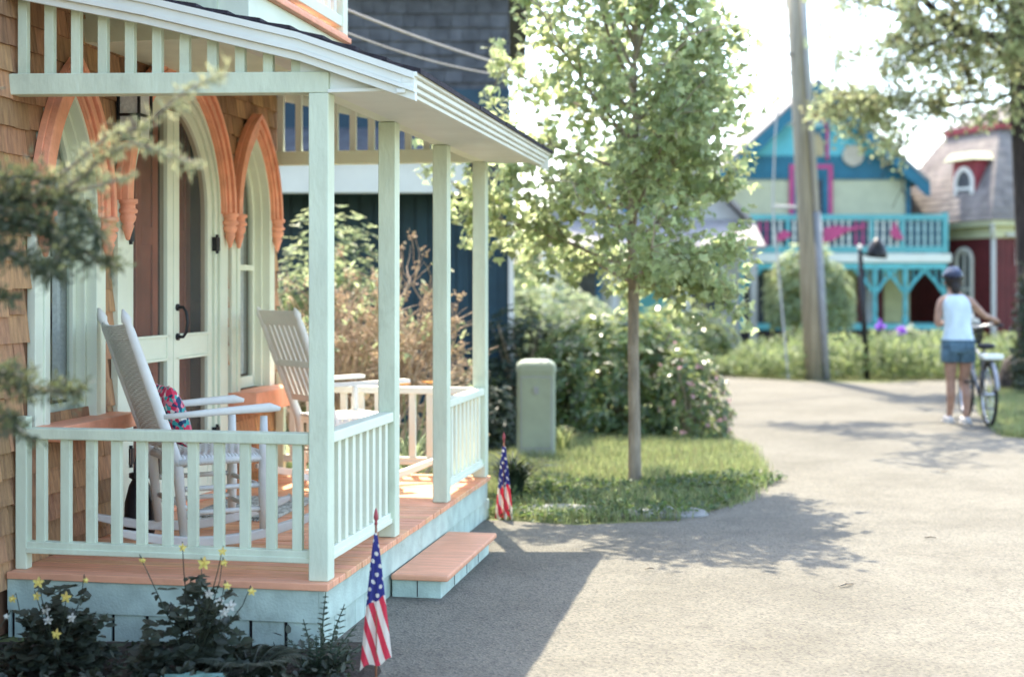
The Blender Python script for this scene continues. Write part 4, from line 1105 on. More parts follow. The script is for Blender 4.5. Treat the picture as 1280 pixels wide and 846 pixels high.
# feathery twigs reaching to the right, their sunlight painted in as paler needles
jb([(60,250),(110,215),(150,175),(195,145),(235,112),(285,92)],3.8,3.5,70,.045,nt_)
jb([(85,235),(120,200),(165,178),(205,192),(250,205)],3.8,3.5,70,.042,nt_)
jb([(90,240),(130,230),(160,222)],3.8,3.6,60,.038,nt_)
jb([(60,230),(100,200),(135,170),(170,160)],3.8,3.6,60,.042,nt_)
# crown above the frame
for i in range(40):
    a=rnd.uniform(0,2*PI);z=rnd.uniform(1.75,3.1); l=rnd.uniform(.4,.75)*(1.15-(z-1.8)/2.2)
    pts,dd=curve(Vector((0,0,z)),Vector((math.cos(a),math.sin(a),.45)),l,5,.15,.03)
    w=pts[-1]+J
    pxy=(640+w.x/w.y*FPX,HY-(w.z-H)/w.y*FPX)
    if pxy[0]>40 and pxy[1]>-40: continue
    branch(br,pts,.012,.003,5); spray(pts,110,.09)
br.build('branches','bark',ju); nd.build('crown','juniper',ju); nt_.build('sunlit_tone_twigs','juniper_sunlit_tone',ju)
# ================================================================ BLUE HOUSE behind
bh=empty('blue_house','deep blue house with slate shingled upper storey and white porch fascia behind the porch','house',(-3.2,15.5,0))
def part(parent,name,m,f,bevel=0):
    mb=MB(); f(mb); return mb.build(name,m,parent,bevel=bevel)
x1=3.16; x0=-4.0
def f(mb):
    mb.box(x0,x1,.02,6,0,2.62)
    x=x0
    while x<x1-.14: mb.box(x,min(x+.135,x1),.0,.02,0,2.62); x+=.15
part(bh,'wall','navy',f)
part(bh,'corner_board','white',lambda mb:(mb.box(x1+.001,x1+.06,-.03,.10,0,2.62)),.004)
def f(mb):
    z=2.8;
    mb.box(x0,x1,.03,6,2.62,4.72)
    r=0
    while z<4.65:
        x=x0-rnd.uniform(0,.1)
        while x<x1:
            w=rnd.uniform(.12,.26); a_=max(x,x0); b_=min(x+w-.006,x1)
            if b_>a_: mb.hexa([(a_,.0-.0,z),(b_,0,z),(b_,.03,z),(a_,.03,z),(a_,.02,z+.15),(b_,.02,z+.15),(b_,.03,z+.15),(a_,.03,z+.15)])
            x+=w
        z+=.15
part(bh,'upper_wall','slate',f)
part(bh,'frieze_board','navy',lambda mb:mb.box(x0,x1+.02,-.04,-.001,2.95,3.62))
def f(mb):
    mb.box(x0-.2,2.72,-.82,-.76,2.44,2.80); mb.box(2.66,2.72,-.76,-.05,2.44,2.80); mb.box(x0-.2,2.76,-.86,-.76,2.80,2.84)
part(bh,'porch_fascia','cream',f,.01)
part(bh,'porch_ceiling','dark',lambda mb:mb.box(x0-.2,2.65,-.755,-.045,2.60,2.63))
part(bh,'porch_roof','slate',lambda mb:mb.hexa([(x0-.25,-.9,2.842),(2.8,-.9,2.842),(2.8,-.042,2.93),(x0-.25,-.042,2.93),(x0-.25,-.9,2.87),(2.8,-.9,2.87),(2.8,-.042,3.2),(x0-.25,-.042,3.2)]))
def f(mb):
    for s in (0,6.02): mb.box(x0-.25,x1+.25,s-.0+(-.3 if s==0 else -.1),s+(.1 if s==0 else .3),4.8,4.92)
    mb.hexa([(x0-.25,-.3,4.92),(x1+.25,-.3,4.92),(x1+.25,6.35,4.92),(x0-.25,6.35,4.92),(x0-.25,2.9,6.3),(x1+.25,2.9,6.3),(x1+.25,3.1,6.3),(x0-.25,3.1,6.3)])
part(bh,'roof','slate',f)
def f(mb): mb.box(-.15,.85,-.03,-.001,1.0,2.1)
wn=part(bh,'window','white',lambda mb:(mb.box(-.62,-.55,-.04,-.001,1.0,2.3),mb.box(.15,.22,-.04,-.001,1.0,2.3),mb.box(-.549,.149,-.04,-.001,2.23,2.3),mb.box(-.549,.149,-.04,-.001,1.0,1.07)),.004)
part(wn,'pane','glass',lambda mb:mb.box(-.549,.149,-.012,-.008,1.07,2.23)); part(wn,'window_recess','dark',lambda mb:mb.box(-.549,.149,-.006,-.001,1.07,2.23))
# service cables sagging past it
def cable(label,p,q,sag,r,m='wire',n=14,group=None):
    p=Vector(p);q=Vector(q);mb=MB(); mb.tube([p.lerp(q,i/n)-Vector((0,0,4*sag*(i/n)*(1-i/n))) for i in range(n+1)],r,6)
    tag(mb.build('cable',m),label,'cable',group)
cable('upper pale service cable crossing in front of the slate shingled wall',at(432,12,11),at(700,98,14.5),.05,.011,'wire_light')
cable('lower pale service cable crossing in front of the slate shingled wall',at(430,40,11),at(700,98,14.6),.10,.008,'wire_light')
# ================================================================ TURQUOISE COTTAGE (front at local y=0 facing the camera, behind the balcony)
th=empty('turquoise_cottage','turquoise and cream gabled cottage with fretwork balcony across the road','house',(6.8,32,0))
Z=32.0
X=lambda px:(px-640)/FPX*Z-6.8
ZZ=lambda py:H-(py-HY)/FPX*Z
xl,xr=X(898),X(1137); zw=ZZ(222); zt=ZZ(120)
def f(mb): mb.box(xl,xr,.0,7,0,zw); mb.prism([(xl,zw),(xr,zw),(0,zt-.1)],.0,7)
part(th,'wall','creamsiding',f)
def f(mb):
    z=ZZ(320)
    while z<ZZ(224): mb.hexa([(xl,-.022,z),(xr,-.022,z),(xr,-.001,z),(xl,-.001,z),(xl,-.006,z+.098),(xr,-.006,z+.098),(xr,-.001,z+.098),(xl,-.001,z+.098)]); z+=.1
part(th,'siding','creamsiding',f)
def lerpx(z,side): # gable edge x at height z
    zb=zw; return side*(abs(xl) if side<0 else xr)*(1-(z-zb)/(zt-zb)) if z>zb else (xl if side<0 else xr)
def f(mb):  # deep blue band with scalloped lower edge
    z0,z1=ZZ(224),ZZ(193); n=int((xr-xl)/.11)
    mb.prism([(xl,z0+.04),(xr,z0+.04),(lerpx(z1,1),z1),(lerpx(z1,-1),z1)],-.05,-.024)
    for i in range(n):
        c=xl+.055+i*(xr-xl-.02)/n; mb.prism([(c+.052*math.cos(t),z0+.042-.07*abs(math.sin(t))) for t in [PI*k/6 for k in range(7)]],-.048,-.026)
part(th,'scalloped_band','deepteal',f)
z1=ZZ(193);z2=ZZ(158)
def f(mb):
    mb.prism([(lerpx(z1,-1),z1+.001),(lerpx(z1,1),z1+.001),(lerpx(z2,1),z2),(lerpx(z2,-1),z2)],-.045,-.002)
    n=26;a=lerpx(z1,-1);b_=lerpx(z1,1)
    for i in range(n):
        c=a+.07+i*(b_-a-.1)/n; mb.prism([(c+.05*math.cos(t),z1+.002-.06*abs(math.sin(t))) for t in [PI*k/6 for k in range(7)]],-.07,-.051)
part(th,'gable_siding','ltteal',f)
part(th,'gable_peak','paleteal',lambda mb:mb.prism([(lerpx(z2,-1),z2+.001),(lerpx(z2,1),z2+.001),(0,zt-.05)],-.04,-.002))
def f(mb):   # wavy bargeboards
    for s in (-1,1):
        ex=(xr+.34) if s>0 else (xl-.30); ez=zw-.26 ; n=24
        top=[];bot=[]
        for i in range(n+1):
            t=i/n; x=ex*(1-t);z=ez+(zt+.17-ez)*t
            top.append((x,z+.10)); bot.append((x,z-.20-.05*abs(math.sin(t*PI*7))))
        if s<0: top,bot=bot,top
        mb.band(top,bot,-.42,-.36)
part(th,'bargeboard','deepteal',f)
def f(mb):
    for s in (-1,1):
        ex=(xr+.34) if s>0 else (xl-.30); ez=zw-.26+.10; a_=(ex,ez);b_=(0,zt+.27)
        mb.hexa([(a_[0],-.45,a_[1]),(b_[0],-.45,b_[1]),(b_[0],7.2,b_[1]),(a_[0],7.2,a_[1]),(a_[0],-.45,a_[1]+.08),(b_[0],-.45,b_[1]+.08),(b_[0],7.2,b_[1]+.08),(a_[0],7.2,a_[1]+.08)])
part(th,'roof','paleroof',f)
part(th,'corner_board','deepteal',lambda mb:(mb.box(xr-.1,xr+.012,-.06,-.024,ZZ(320),zw+.03),mb.box(xl-.012,xl+.1,-.06,-.024,ZZ(320),zw+.03)))
# niche window in the gable
def f(mb):
    a0,a1=X(1007),X(1035); mb.band(framepts(a0,a1,ZZ(200),ZZ(165),ZZ(143),0),framepts(a0,a1,ZZ(200),ZZ(165),ZZ(143),.06),-.10,-.046)
nw=part(th,'niche','magenta',f)
a0,a1=X(1007)+.07,X(1035)-.07
part(nw,'niche_panel','deepteal',lambda mb:mb.box(a0,a1,-.055,-.047,ZZ(199),ZZ(160)))
def f(mb): mb.prism([(X(1013),ZZ(196)),(X(1029),ZZ(196)),(X(1029),ZZ(178)),(X(1021),ZZ(165)),(X(1013),ZZ(178))],-.075,-.057)
part(nw,'niche_panel','tansign',f) if 'tansign' in M else None
pl=MB(); c=(X(1065),ZZ(195)); pl.prism([(c[0]+.235*math.cos(2*PI*i/28),c[1]+.235*math.sin(2*PI*i/28)) for i in range(28)],-.12,-.052)
M['plaque']=paint('plaque_cream',(.55,.50,.38),.7,.2,22,.1,40,col2=(.42,.34,.25)); pl.build('round_plaque','plaque',th,bevel=.01)
# door with magenta frame
d0,d1=X(986),X(1040)
def f(mb): mb.box(d0,d0+.10,-.09,-.024,ZZ(322),ZZ(206));mb.box(d1-.10,d1,-.09,-.024,ZZ(322),ZZ(206));mb.box(d0+.1,d1-.1,-.09,-.024,ZZ(206)-.10,ZZ(206))
dro=part(th,'door_frame','magenta',f)
def f(mb): mb.box(d0+.1,d0+.22,-.08,-.024,ZZ(322),ZZ(212));mb.box(d1-.22,d1-.1,-.08,-.024,ZZ(322),ZZ(212));mb.box(d0+.22,d1-.22,-.08,-.024,ZZ(212)-.10,ZZ(212)-.0)
part(dro,'door_casing','deepteal',f); part(dro,'door_panel','slate',lambda mb:mb.box(d0+.22,d1-.22,-.03,-.0235,ZZ(322),ZZ(216)))
M['darkteal']=paint('dark_teal_paint',(.008,.06,.10),.5,.1)
# balcony
b0,b1=X(915)-.1,X(1182);yb=-1.35;zb0,zb1=ZZ(325),ZZ(268)
S=(Z+yb)/Z
b0*=1;f0=(6.8+b0)*S-6.8
def xb(px): return ((px-640)/FPX*(Z+yb))-6.8
def zb(py): return H-(py-HY)/FPX*(Z+yb)
b0,b1=xb(915),xb(1184)
def f(mb): mb.box(b0,b1+.1,yb,-.1,zb(328),zb(317)); 
bf=part(th,'balcony','cream',f,.01)
def f(mb):
    mb.box(b0,b1,yb+.0,yb+.07,zb(275),zb(268)); mb.box(b0,b1,yb+.005,yb+.065,zb(316),zb(308)); mb.box(b1-.1,b1+.02,yb-.02,yb+.1,zb(316),zb(266)); mb.box(b0,b0+.1,yb-.02,yb+.1,zb(316),zb(266))
    for px in (985,1090,1128): mb.box(xb(px)-.04,xb(px)+.04,yb-.005,yb+.075,zb(308),zb(275))
    mb.box(b1-.07,b1,yb+.1,-.1,zb(275),zb(268)); mb.box(b1-.07,b1,yb+.1,-.1,zb(316),zb(310))
part(bf,'balcony_rail','teal',f)
part(bf,'balcony_backboard','darkteal',lambda mb:(mb.box(b0+.101,b1-.101,yb+.04,yb+.05,zb(307),zb(276)),mb.box(b1-.05,b1-.04,yb+.12,-.12,zb(309),zb(276))))
fret=MB()
def fretbal(mb,x,z0,z1,w):
    h=z1-z0; pr=[(.25,0),(.5,.08),(.28,.16),(.5,.3),(.42,.42),(.16,.5),(.42,.58),(.5,.7),(.28,.84),(.5,.92),(.25,1)]
    L_=[(x-w*a_,z0+h*b_) for a_,b_ in pr];R_=[(x+w*a_,z0+h*b_) for a_,b_ in pr]
    mb.band(L_,R_,yb+.025,yb+.038)
nfr=30
for i in range(nfr):
    x=b0+.16+(b1-b0-.34)*i/(nfr-1); mb=MB(); fretbal(mb,x,zb(308),zb(275),.058)
    mb.build('fretwork_baluster',('magenta' if i in (3,4,17,18,25) else 'cream') if x<xb(1124) else 'paleteal',bf)
def f(mb): # pink swallow-tail bunting cut from cloth
    mb.band([(xb(1030),zb(285)),(xb(1045),zb(282)),(xb(1060),zb(284)),(xb(1085),zb(281))],[(xb(1028),zb(303)),(xb(1040),zb(301)),(xb(1058),zb(290)),(xb(1080),zb(284))],yb-.03,yb-.022)
part(bf,'bunting','magenta',f); part(bf,'bunting','magenta',lambda mb:mb.band([(xb(1118),zb(276)),(xb(1122),zb(285)),(xb(1126),zb(292))],[(xb(1112),zb(292)),(xb(1118),zb(299)),(xb(1130),zb(300))],yb-.03,yb-.022))
part(bf,'bunting','magenta',lambda mb:mb.band([(xb(972),zb(292)),(xb(980),zb(288)),(xb(988),zb(290))],[(xb(970),zb(302)),(xb(980),zb(300)),(xb(988),zb(296))],yb-.03,yb-.022))
# porch below
def f(mb): mb.box(b0,b1,yb,-.03,0,zb(412)-.0)
part(th,'porch_floor','darkbase' if 'darkbase' in M else 'dark',f)
part(th,'porch_edge','teal',lambda mb:mb.box(b0-.05,b1+.05,yb-.05,-.03,zb(412)+.001,zb(405)))
for px in (927,1004,1095,1133,1182):
    mb=MB(); x=xb(px);zt_=zb(329);z0_=zb(404)
    mb.lathe([(.07,0),(.07,.12),(.045,.16),(.06,.3),(.045,.5),(.06,.85),(.07,.9),(.07,zt_-z0_)],(x,yb+.1,z0_),8); po=mb.build('porch_post','teal',th,smooth=False)
    mb=MB()
    for s in (-1,1):
        if px==1182 and s>0: continue
        pts=[Vector((x+s*.05,yb+.1,zt_-.62)),Vector((x+s*.16,yb+.1,zt_-.44)),Vector((x+s*.34,yb+.1,zt_-.24)),Vector((x+s*.52,yb+.1,zt_-.05))]
        mb.tube(pts,.035,5)
        for k in range(3): mb.tube([(x+s*(.18+.13*k),yb+.1,zt_-.40+.12*k),(x+s*(.18+.13*k),yb+.1,zt_-.02)],.018,5)
    mb.build('bracket','ltteal',po)
part(th,'porch_beam','ltteal',lambda mb:mb.box(b0,b1,yb+.04,yb+.16,zb(336),zb(329)))
zf=ZZ(410)
M['creamdoor']=paint('cream_panel_paint',(.58,.55,.28),.6,.06)
for (pa,pb_,m) in ((955,975,'creamdoor'),(975,990,'maroon'),(1052,1070,'creamdoor'),(1070,1082,'maroon'),(1082,1092,'greysiding'),(1092,1104,'maroon'),(1104,1128,'creamdoor'),(930,955,'slate'),(1036,1052,'dark')):
    part(th,'porch_panel',m,lambda mb:mb.box(X(pa)+.01,X(pb_)-.01,-.05,-.0235,zf,ZZ(334)))
# ================================================================ RED HOUSE
rz_=R(-40)
rh=empty('red_house','maroon barn-like house with grey mansard roof and dormer at the right','house',(10.3,30.4,0),0)
rh.rotation_euler=(0,0,R(20))
# local: corner at origin; left face runs +y (normal -x), right face runs +x (normal -y)
hE=2.78
def f(mb):
    mb.box(0,7,0,3.4,0,hE)
    y=0
    while y<3.25: mb.box(-.014,0,y+.01,y+.13,0,hE-.001); y+=.15
    x=0
    while x<7: mb.box(x+.01,x+.13,-.014,-.0,0,hE-.001); x+=.15
part(rh,'wall','maroon',f)
part(rh,'cornice','creamsiding',lambda mb:(mb.box(-.22,7.2,-.22,3.6,hE+.0,hE+.12),mb.box(-.03,7.03,-.03,3.43,hE-.25,hE-.0005)),.01)
def f(mb):
    ins=1.05;zt1=5.0
    # curved mansard made of lifted shingle courses
    n=15
    def off(t): return -.26+ins*(t**1.25)
    for i in range(n):
        t0,t1=i/n,(i+1)/n; o0,o1=off(t0),off(t1); z0,z1=hE+.12+(zt1-hE-.12)*t0,hE+.12+(zt1-hE-.12)*t1
        # left side & right side courses split in shingles
        y=o0
        while y<3.4-o0:
            w=rnd.uniform(.15,.32); y2=min(y+w-.008,3.4-o0)
            mb.hexa([(o0-.02,y,z0),(o0+.01,y,z0),(o0+.01,y2,z0),(o0-.02,y2,z0),(o1,max(y,o1),z1+.01),(o1+.02,max(y,o1),z1+.01),(o1+.02,max(y2,o1),z1+.01),(o1,max(y2,o1),z1+.01)]); y+=w
        x=o0
        while x<7-o0:
            w=rnd.uniform(.15,.32); x2=min(x+w-.008,7-o0)
            mb.hexa([(x,o0-.02,z0),(x2,o0-.02,z0),(x2,o0+.01,z0),(x,o0+.01,z0),(max(x,o1),o1,z1+.01),(max(x2,o1),o1,z1+.01),(max(x2,o1),o1+.02,z1+.01),(max(x,o1),o1+.02,z1+.01)]); x+=w
    o1=off(1); mb.box(o1,7-o1,o1,3.4-o1,hE+.13,zt1)
    mb.hexa([(o1-.1,o1-.1,zt1+.12),(7-o1,o1-.1,zt1+.12),(7-o1,3.4-o1,zt1+.12),(o1-.1,3.4-o1,zt1+.12),(1.9,1.6,5.75),(5.2,1.6,5.75),(5.2,1.9,5.75),(1.9,1.9,5.75)])
part(rh,'mansard_roof','greyroof',f)
o1=.79
part(rh,'roof_trim','darkred',lambda mb:(mb.box(o1-.13,7-o1,o1-.13,3.4-o1,4.97,5.10)))
dm=part(rh,'dormer','darkred',lambda mb:(mb.box(-.02,1.2,.55,1.35,3.05,4.25)))
part(dm,'dormer_roof','creamsiding',lambda mb:mb.hexa([(-.2,0.42,4.25),(1.3,0.42,4.25),(1.3,1.48,4.25),(-.2,1.48,4.25),(-.12,0.62,4.42),(1.3,0.62,4.42),(1.3,1.28,4.42),(-.12,1.28,4.42)]))
def f(mb):
    n=framepts(-.33,.33,3.1,3.75,4.12,0);i_=framepts(-.33,.33,3.1,3.75,4.12,.09)
    t=MB(); t.band(n,i_,-.02,-.06); mb.add([(y_ ,x_+.95,z_) for x_,y_,z_ in t.v],t.f); mb.box(-.065,-.021,0.59,1.31,3.02,3.1); mb.box(-.055,-.021,0.65,1.25,3.6,3.66)
part(dm,'dormer_window','white',f); part(dm,'pane','slate',lambda mb:mb.box(-.03,-.021,0.67,1.23,3.1,4.0))
def f(mb):
    t=MB(); t.band(framepts(-.30,.30,.75,2.05,2.35,0),framepts(-.30,.30,.75,2.05,2.35,.08),-.015,-.06); mb.add([(y_,x_+.95,z_) for x_,y_,z_ in t.v],t.f); mb.box(-.06,-.016,.65,1.25,.70,.78); mb.box(-.05,-.016,.72,1.18,1.4,1.45); mb.box(-.05,-.016,.93,.97,.78,2.3)
aw=part(rh,'arched_window','white',f); part(aw,'pane','slate',lambda mb:mb.box(-.02,-.0155,.73,1.17,.78,2.2))
def f(mb): 
    mb.tube([(-.2,-.2,hE+.05),(-.15,-.15,hE-.12),(-.06,-.06,hE-.3),(-.06,-.06,0)],.05,8)
part(rh,'downspout','greysiding',f)
def f(mb): mb.box(.55,1.5,-.04,-.0145,1.95,2.45)
sg=part(rh,'sign_board','white',f)
def f(mb):
    for k,(a_,b_) in enumerate(((.66,1.38),(.72,1.30),(.68,1.42))): mb.box(a_,b_,-.043,-.0405,2.32-.12*k,2.345-.12*k)
M['faintgrey']=paint('faded_lettering',(.35,.38,.42),.7,0); part(sg,'faded_lines','faintgrey',f)
part(rh,'ledge','greysiding',lambda mb:mb.box(.25,1.8,-.12,-.0145,2.56,2.62),.01)
# ================================================================ pale cottage seen through the maple
pc=empty('pale_cottage','pale grey cottage with blue trim half hidden behind the maple crown','house',(2.9,29,0))
def f(mb): mb.box(-2.2,1.75,0,5,0,2.9); mb.prism([(-2.2,2.9),(1.75,2.9),(-.2,4.9)],0,5)
part(pc,'wall','greysiding',f)
part(pc,'roof','paleroof',lambda mb:(mb.hexa([(-2.5,-.3,2.65),(-.2,-.3,4.98),(-.2,5.3,4.98),(-2.5,5.3,2.65),(-2.5,-.3,2.75),(-.2,-.3,5.1),(-.2,5.3,5.1),(-2.5,5.3,2.75)]),mb.hexa([(2.05,-.3,2.65),(-.2,-.3,4.98),(-.2,5.3,4.98),(2.05,5.3,2.65),(2.05,-.3,2.75),(-.2,-.3,5.1),(-.2,5.3,5.1),(2.05,5.3,2.75)])))
part(pc,'porch_roof','paleroof',lambda mb:mb.hexa([(-2.4,-1.5,2.2),(2.0,-1.5,2.2),(2.0,-.02,2.75),(-2.4,-.02,2.75),(-2.4,-1.5,2.28),(2.0,-1.5,2.28),(2.0,-.02,2.85),(-2.4,-.02,2.85)]))
for x in (-2.2,-.9,.5,1.8): part(pc,'porch_post','greysiding',lambda mb:mb.box(x-.06,x+.06,-1.4,-1.28,0,2.19))
for x in (-1.5,.9):
    w_=part(pc,'window','bluetrim',lambda mb:(mb.box(x-.42,x-.32,-.05,-.001,.9,2.1),mb.box(x+.32,x+.42,-.05,-.001,.9,2.1),mb.box(x-.319,x+.319,-.05,-.001,2.0,2.1),mb.box(x-.319,x+.319,-.05,-.001,.9,1.0)))
    part(w_,'pane','slate',lambda mb:mb.box(x-.319,x+.319,-.02,-.001,1.0,2.0))
w_=part(pc,'window','bluetrim',lambda mb:(mb.box(-.65,-.53,-.05,-.001,3.0,4.0),mb.box(.15,.27,-.05,-.001,3.0,4.0),mb.box(-.529,.149,-.05,-.001,3.9,4.0),mb.box(-.529,.149,-.05,-.001,3.0,3.1)))
part(w_,'pane','slate',lambda mb:mb.box(-.529,.149,-.02,-.001,3.1,3.9))
part(pc,'door','teal',lambda mb:mb.box(-.55,.25,-.04,-.001,.2,2.1))
# ================================================================ POLE, LAMP
pb=Vector((4.83,22.7,0));pt=Vector((4.42,22.7,7.4))
up=empty('utility_pole','tall leaning weathered wooden utility pole in the verge across the road','utility pole',pb)
MB().tube([(0,0,-.1),(pt-pb)*.5,pt-pb],[.155,.13,.11],16).build('pole_shaft','pole',up,smooth=True)
d=(pt-pb)
P=lambda t:d*t
mb=MB(); mb.tube([P(.0)+Vector((.17,-.08,0)),P(.36)+Vector((.16,-.08,0))],.065,10); mb.build('cable_guard','greymetal',up,smooth=True)
mb=MB(); mb.tube([P(.36)+Vector((.16,-.08,0)),P(1)+Vector((.14,-.06,0))],.05,10); mb.build('conduit','greysiding',up,smooth=True)
mb=MB(); mb.tube([P(.37)+Vector((0,0,0)),P(.37)+Vector((-.52,-.02,.02))],.025,8); mb.build('side_strut','greysiding',up)
mb=MB(); q=P(.37)+Vector((-.52,-.02,.02)); mb.tube([P(.94),P(.52)+Vector((-.42,0,0)),q,Vector((-.42,.0,0))],.016,6); mb.build('guy_wire','greysiding',up)
mb=MB()
for t in (.55,.66,.74): mb.tube([P(t)+Vector((-.16,0,0)),P(t)+Vector((.16,0,0))],.02,6)
mb.build('pole_step','greymetal',up)
W0=pb+P(.62)
cable('overhead cable running from the pole to the right toward the old tree, upper',pb+P(.72)+Vector((.1,0,0)),(13,24,5.2),.25,.02)
cable('thick overhead cable sagging from the pole over the turquoise gable',W0+Vector((.1,0,0)),(14,26,4.6),.35,.03)
cable('overhead cable running left from the pole through the maple crown',pb+P(.7),(-2.0,16,5.4),.3,.018)
# dark leaning post with a black hooded lantern
lp=empty('lamp_post','thin dark leaning post with a black hooded lantern beside the utility pole','lamp post',Vector((5.72,22.9,0)))
T=at(1075,312,22.9)-Vector((5.72,22.9,0))
MB().tube([(0,0,-.05),T*.5,T],[.05,.045,.04],10).build('post','black',lp,smooth=True)
mb=MB(); c=at(1096,322,22.9)-Vector((5.72,22.9,0)); mb.tube([T+Vector((0,0,-.05)),c+Vector((-.1,0,.02)),c+Vector((.16,0,.0))],.02,6); mb.build('bracket','black',lp)
mb=MB(); mb.lathe([(.165,0),(.17,.04),(.15,.12),(.10,.22),(.05,.28),(0,.30)],c+Vector((0,0,.02)),14);mb.lathe([(0,.0),(.165,0)],c+Vector((0,0,.02)),14); mb.build('lantern_hood','black',lp,smooth=True)
mb=MB(); mb.lathe([(0,0),(.035,.0),(.04,.04),(.02,.08),(0,.09)],T,10); mb.build('post_cap','white',lp,smooth=True)
# ================================================================ planting across the road
mead=[(3.1,23.75),(5,22.7),(6.2,22.35),(7.6,22.35),(8.2,23.6),(8.2,25.2),(3.2,26)]
def meadow():
    mb=MB()
    for i in range(17000):
        x=rnd.uniform(3.2,8.6);y=rnd.uniform(22.5,25.2)
        t=(x-3.2)/1.3
        if y<23.6-min(1,max(0,t))*1.0: continue
        c=.5+.5*math.sin(x*4.2+math.sin(y*3)*1.4)*math.sin(x*1.7+y*2)
        h=(.30+.45*c)*min(1,.35+max(0,(x-3.0))*.4)
        z=rnd.uniform(.02,h)
        mb.leaf(Vector((x,y,z)),rvec()+Vector((0,0,.8)),rvec()+Vector((0,-.3,.6)),rnd.uniform(.06,.14),rnd.uniform(.03,.07),.2,0)
    o=mb.build('wildflower_planting','weed'); tag(o,'tall pale green wild planting along the far side of the road','planting',kind='stuff')
meadow()
mb=MB()
for i in range(7000):
    x=rnd.uniform(7.9,13);y=rnd.uniform(24.3,26.5); mb.leaf(Vector((x,y,rnd.uniform(.02,.38))),rvec()+Vector((0,0,.6)),rvec()+Vector((0,0,.6)),rnd.uniform(.07,.14),.06,.2,0)
tag(mb.build('verge_planting','weed'),'low pale planting strip in front of the maroon house','planting',kind='stuff')
shrub('hydrangea_bush','bright round bush hanging over the turquoise porch behind the pole','shrub',(5.65,27.2,0),(.95,.8,1.75),1000,.11,.19,'lightleaf',1,3,.62,8,zlow=.7)
shrub('climbing_vine','dark ivy column at the left end of the turquoise porch','shrub',(4.1,29.6,0),(.55,.5,2.3),900,.09,.16,'darkleaf',1,3,.6,6)
shrub('leafy_bush','green bush between the pale cottage and the road behind the maple trunk','shrub',(2.9,24.8,0),(1.3,.9,1.2),900,.10,.17,'rhodo',1,3,.6,6)
shrub('leafy_bush','pale bush in front of the pale cottage to the left of the maple trunk','shrub',(.6,23.5,0),(1.4,1,1.7),900,.10,.17,'lightleaf',1,3,.6,6)
shrub('leafy_bush','dark round bush at the far left of the pale cottage','shrub',(-.7,21.5,0),(1.1,1,2.0),900,.09,.15,'darkleaf',1,3,.6,6)
shrub('flower_bush','small white-flowered bush under the teal porch posts','shrub',(7.4,26.5,0),(.45,.4,.95),300,.08,.12,'lightleaf',1,3,.6,4,flower=('petal_white',.25,.06))
for (px,py,lab) in ((1101,404,'tall purple iris in the planting, left of the pair'),(1127,411,'shorter purple iris in the planting, nearest the person')):
    q=at(px,py,22.9); e=empty('iris',lab,'flower',(q.x,q.y,0)); mb=MB(); mb.tube([(0,0,0),(0,0,q.z-.03)],.012,5)
    for s in range(5): mb.leaf(Vector((0,0,.05)),Vector((rnd.uniform(-.3,.3),rnd.uniform(-.3,.3),1)),rvec(),.6,.04,.1,1)
    mb.build('stem','weed',e); mb=MB()
    for s in range(12): mb.leaf(Vector((0,0,q.z-.02)),rvec(),rvec(),.11,.09,.2,1)
    mb.build('flower','petal_purple',e)
q=at(996,360,26); e=empty('garden_banner','small faded pink and white banner on a stake in front of the bright bush','banner',(q.x,26.0-1.0,0)); 
mb=MB(); mb.tube([(0,0,0),(0,0,q.z+.2)],.012,6); mb.build('stake','greymetal',e)
mb=MB(); n=8
vs=[(x*.03,.03*math.sin(x*1.1),z) for z in (q.z-.22,q.z+.16) for x in range(-4,6)]
mb.add(vs,[(i,i+1,11+i,10+i) for i in range(9)]); mb.build('banner_cloth','petal_pink',e)
# distant tree line beyond the houses
for (x,y,r,h,lab) in ((-9,48,4,7.5,'distant round tree beyond the blue house'),(3,52,4.5,5.0,'distant tree behind the pale cottage'),(16.5,44,4,7.2,'distant tree behind the maroon house')):
    shrub('distant_tree',lab,'tree',(x,y,0),(r,r*.8,h),1500,.3,.55,'rhodo',1,3,.55,3,stemmat='bark_dark')
# ================================================================ BICYCLE
bk_=empty('bicycle','bicycle wheeled along the road with front basket, white rack box and black tyres','bicycle',(5.03,15.0,0),R(-5))
r=.34;wb=1.04
def wheel(y):
    w=MB(); n=36;w.tube([(0,y+(r-.018)*math.cos(2*PI*i/n),r+(r-.018)*math.sin(2*PI*i/n)) for i in range(n+1)],.019,8,cap=False); wo=w.build('wheel','tyre',bk_,smooth=True)
    w=MB(); w.tube([(0,y+(r-.045)*math.cos(2*PI*i/n),r+(r-.045)*math.sin(2*PI*i/n)) for i in range(n+1)],.010,6,cap=False); w.build('rim','chrome',wo,smooth=True)
    w=MB()
    for i in range(28):
        a=2*PI*i/28; w.tube([((-.03 if i%2 else .03),y+.02*math.cos(a+.6),r+.02*math.sin(a+.6)),(0,y+(r-.05)*math.cos(a),r+(r-.05)*math.sin(a))],.0016,4)
    w.tube([(-.05,y,r),(.05,y,r)],.018,10); w.build('spokes','chrome',wo)
M['tyre']=paint('tyre_rubber',(.02,.02,.02),.8,0);M['chrome']=paint('chrome',(.55,.55,.56),.25,0,metal=.9);M['bikepaint']=paint('dark_frame_paint',(.10,.12,.15),.3,.03)
wheel(0);wheel(wb)
F=MB(); 
S1=(0,.22,.78);BB=(0,.42,.30);HT=(0,.83,.86);HB=(0,.86,.68)
F.tube([(0,.22,.80),BB],.015,8);F.tube([BB,HB],.019,8);F.tube([(0,.25,.70),HT],.016,8);F.tube([(0,.82,.92),HB],.019,8)
for s in (-1,1): F.tube([(s*.055,0,r),BB],.009,6);F.tube([(s*.055,0,r),(0,.24,.70)],.008,6);F.tube([(s*.05,wb,r),(s*.05,.90,.62),(0,.86,.68)],.012,6)
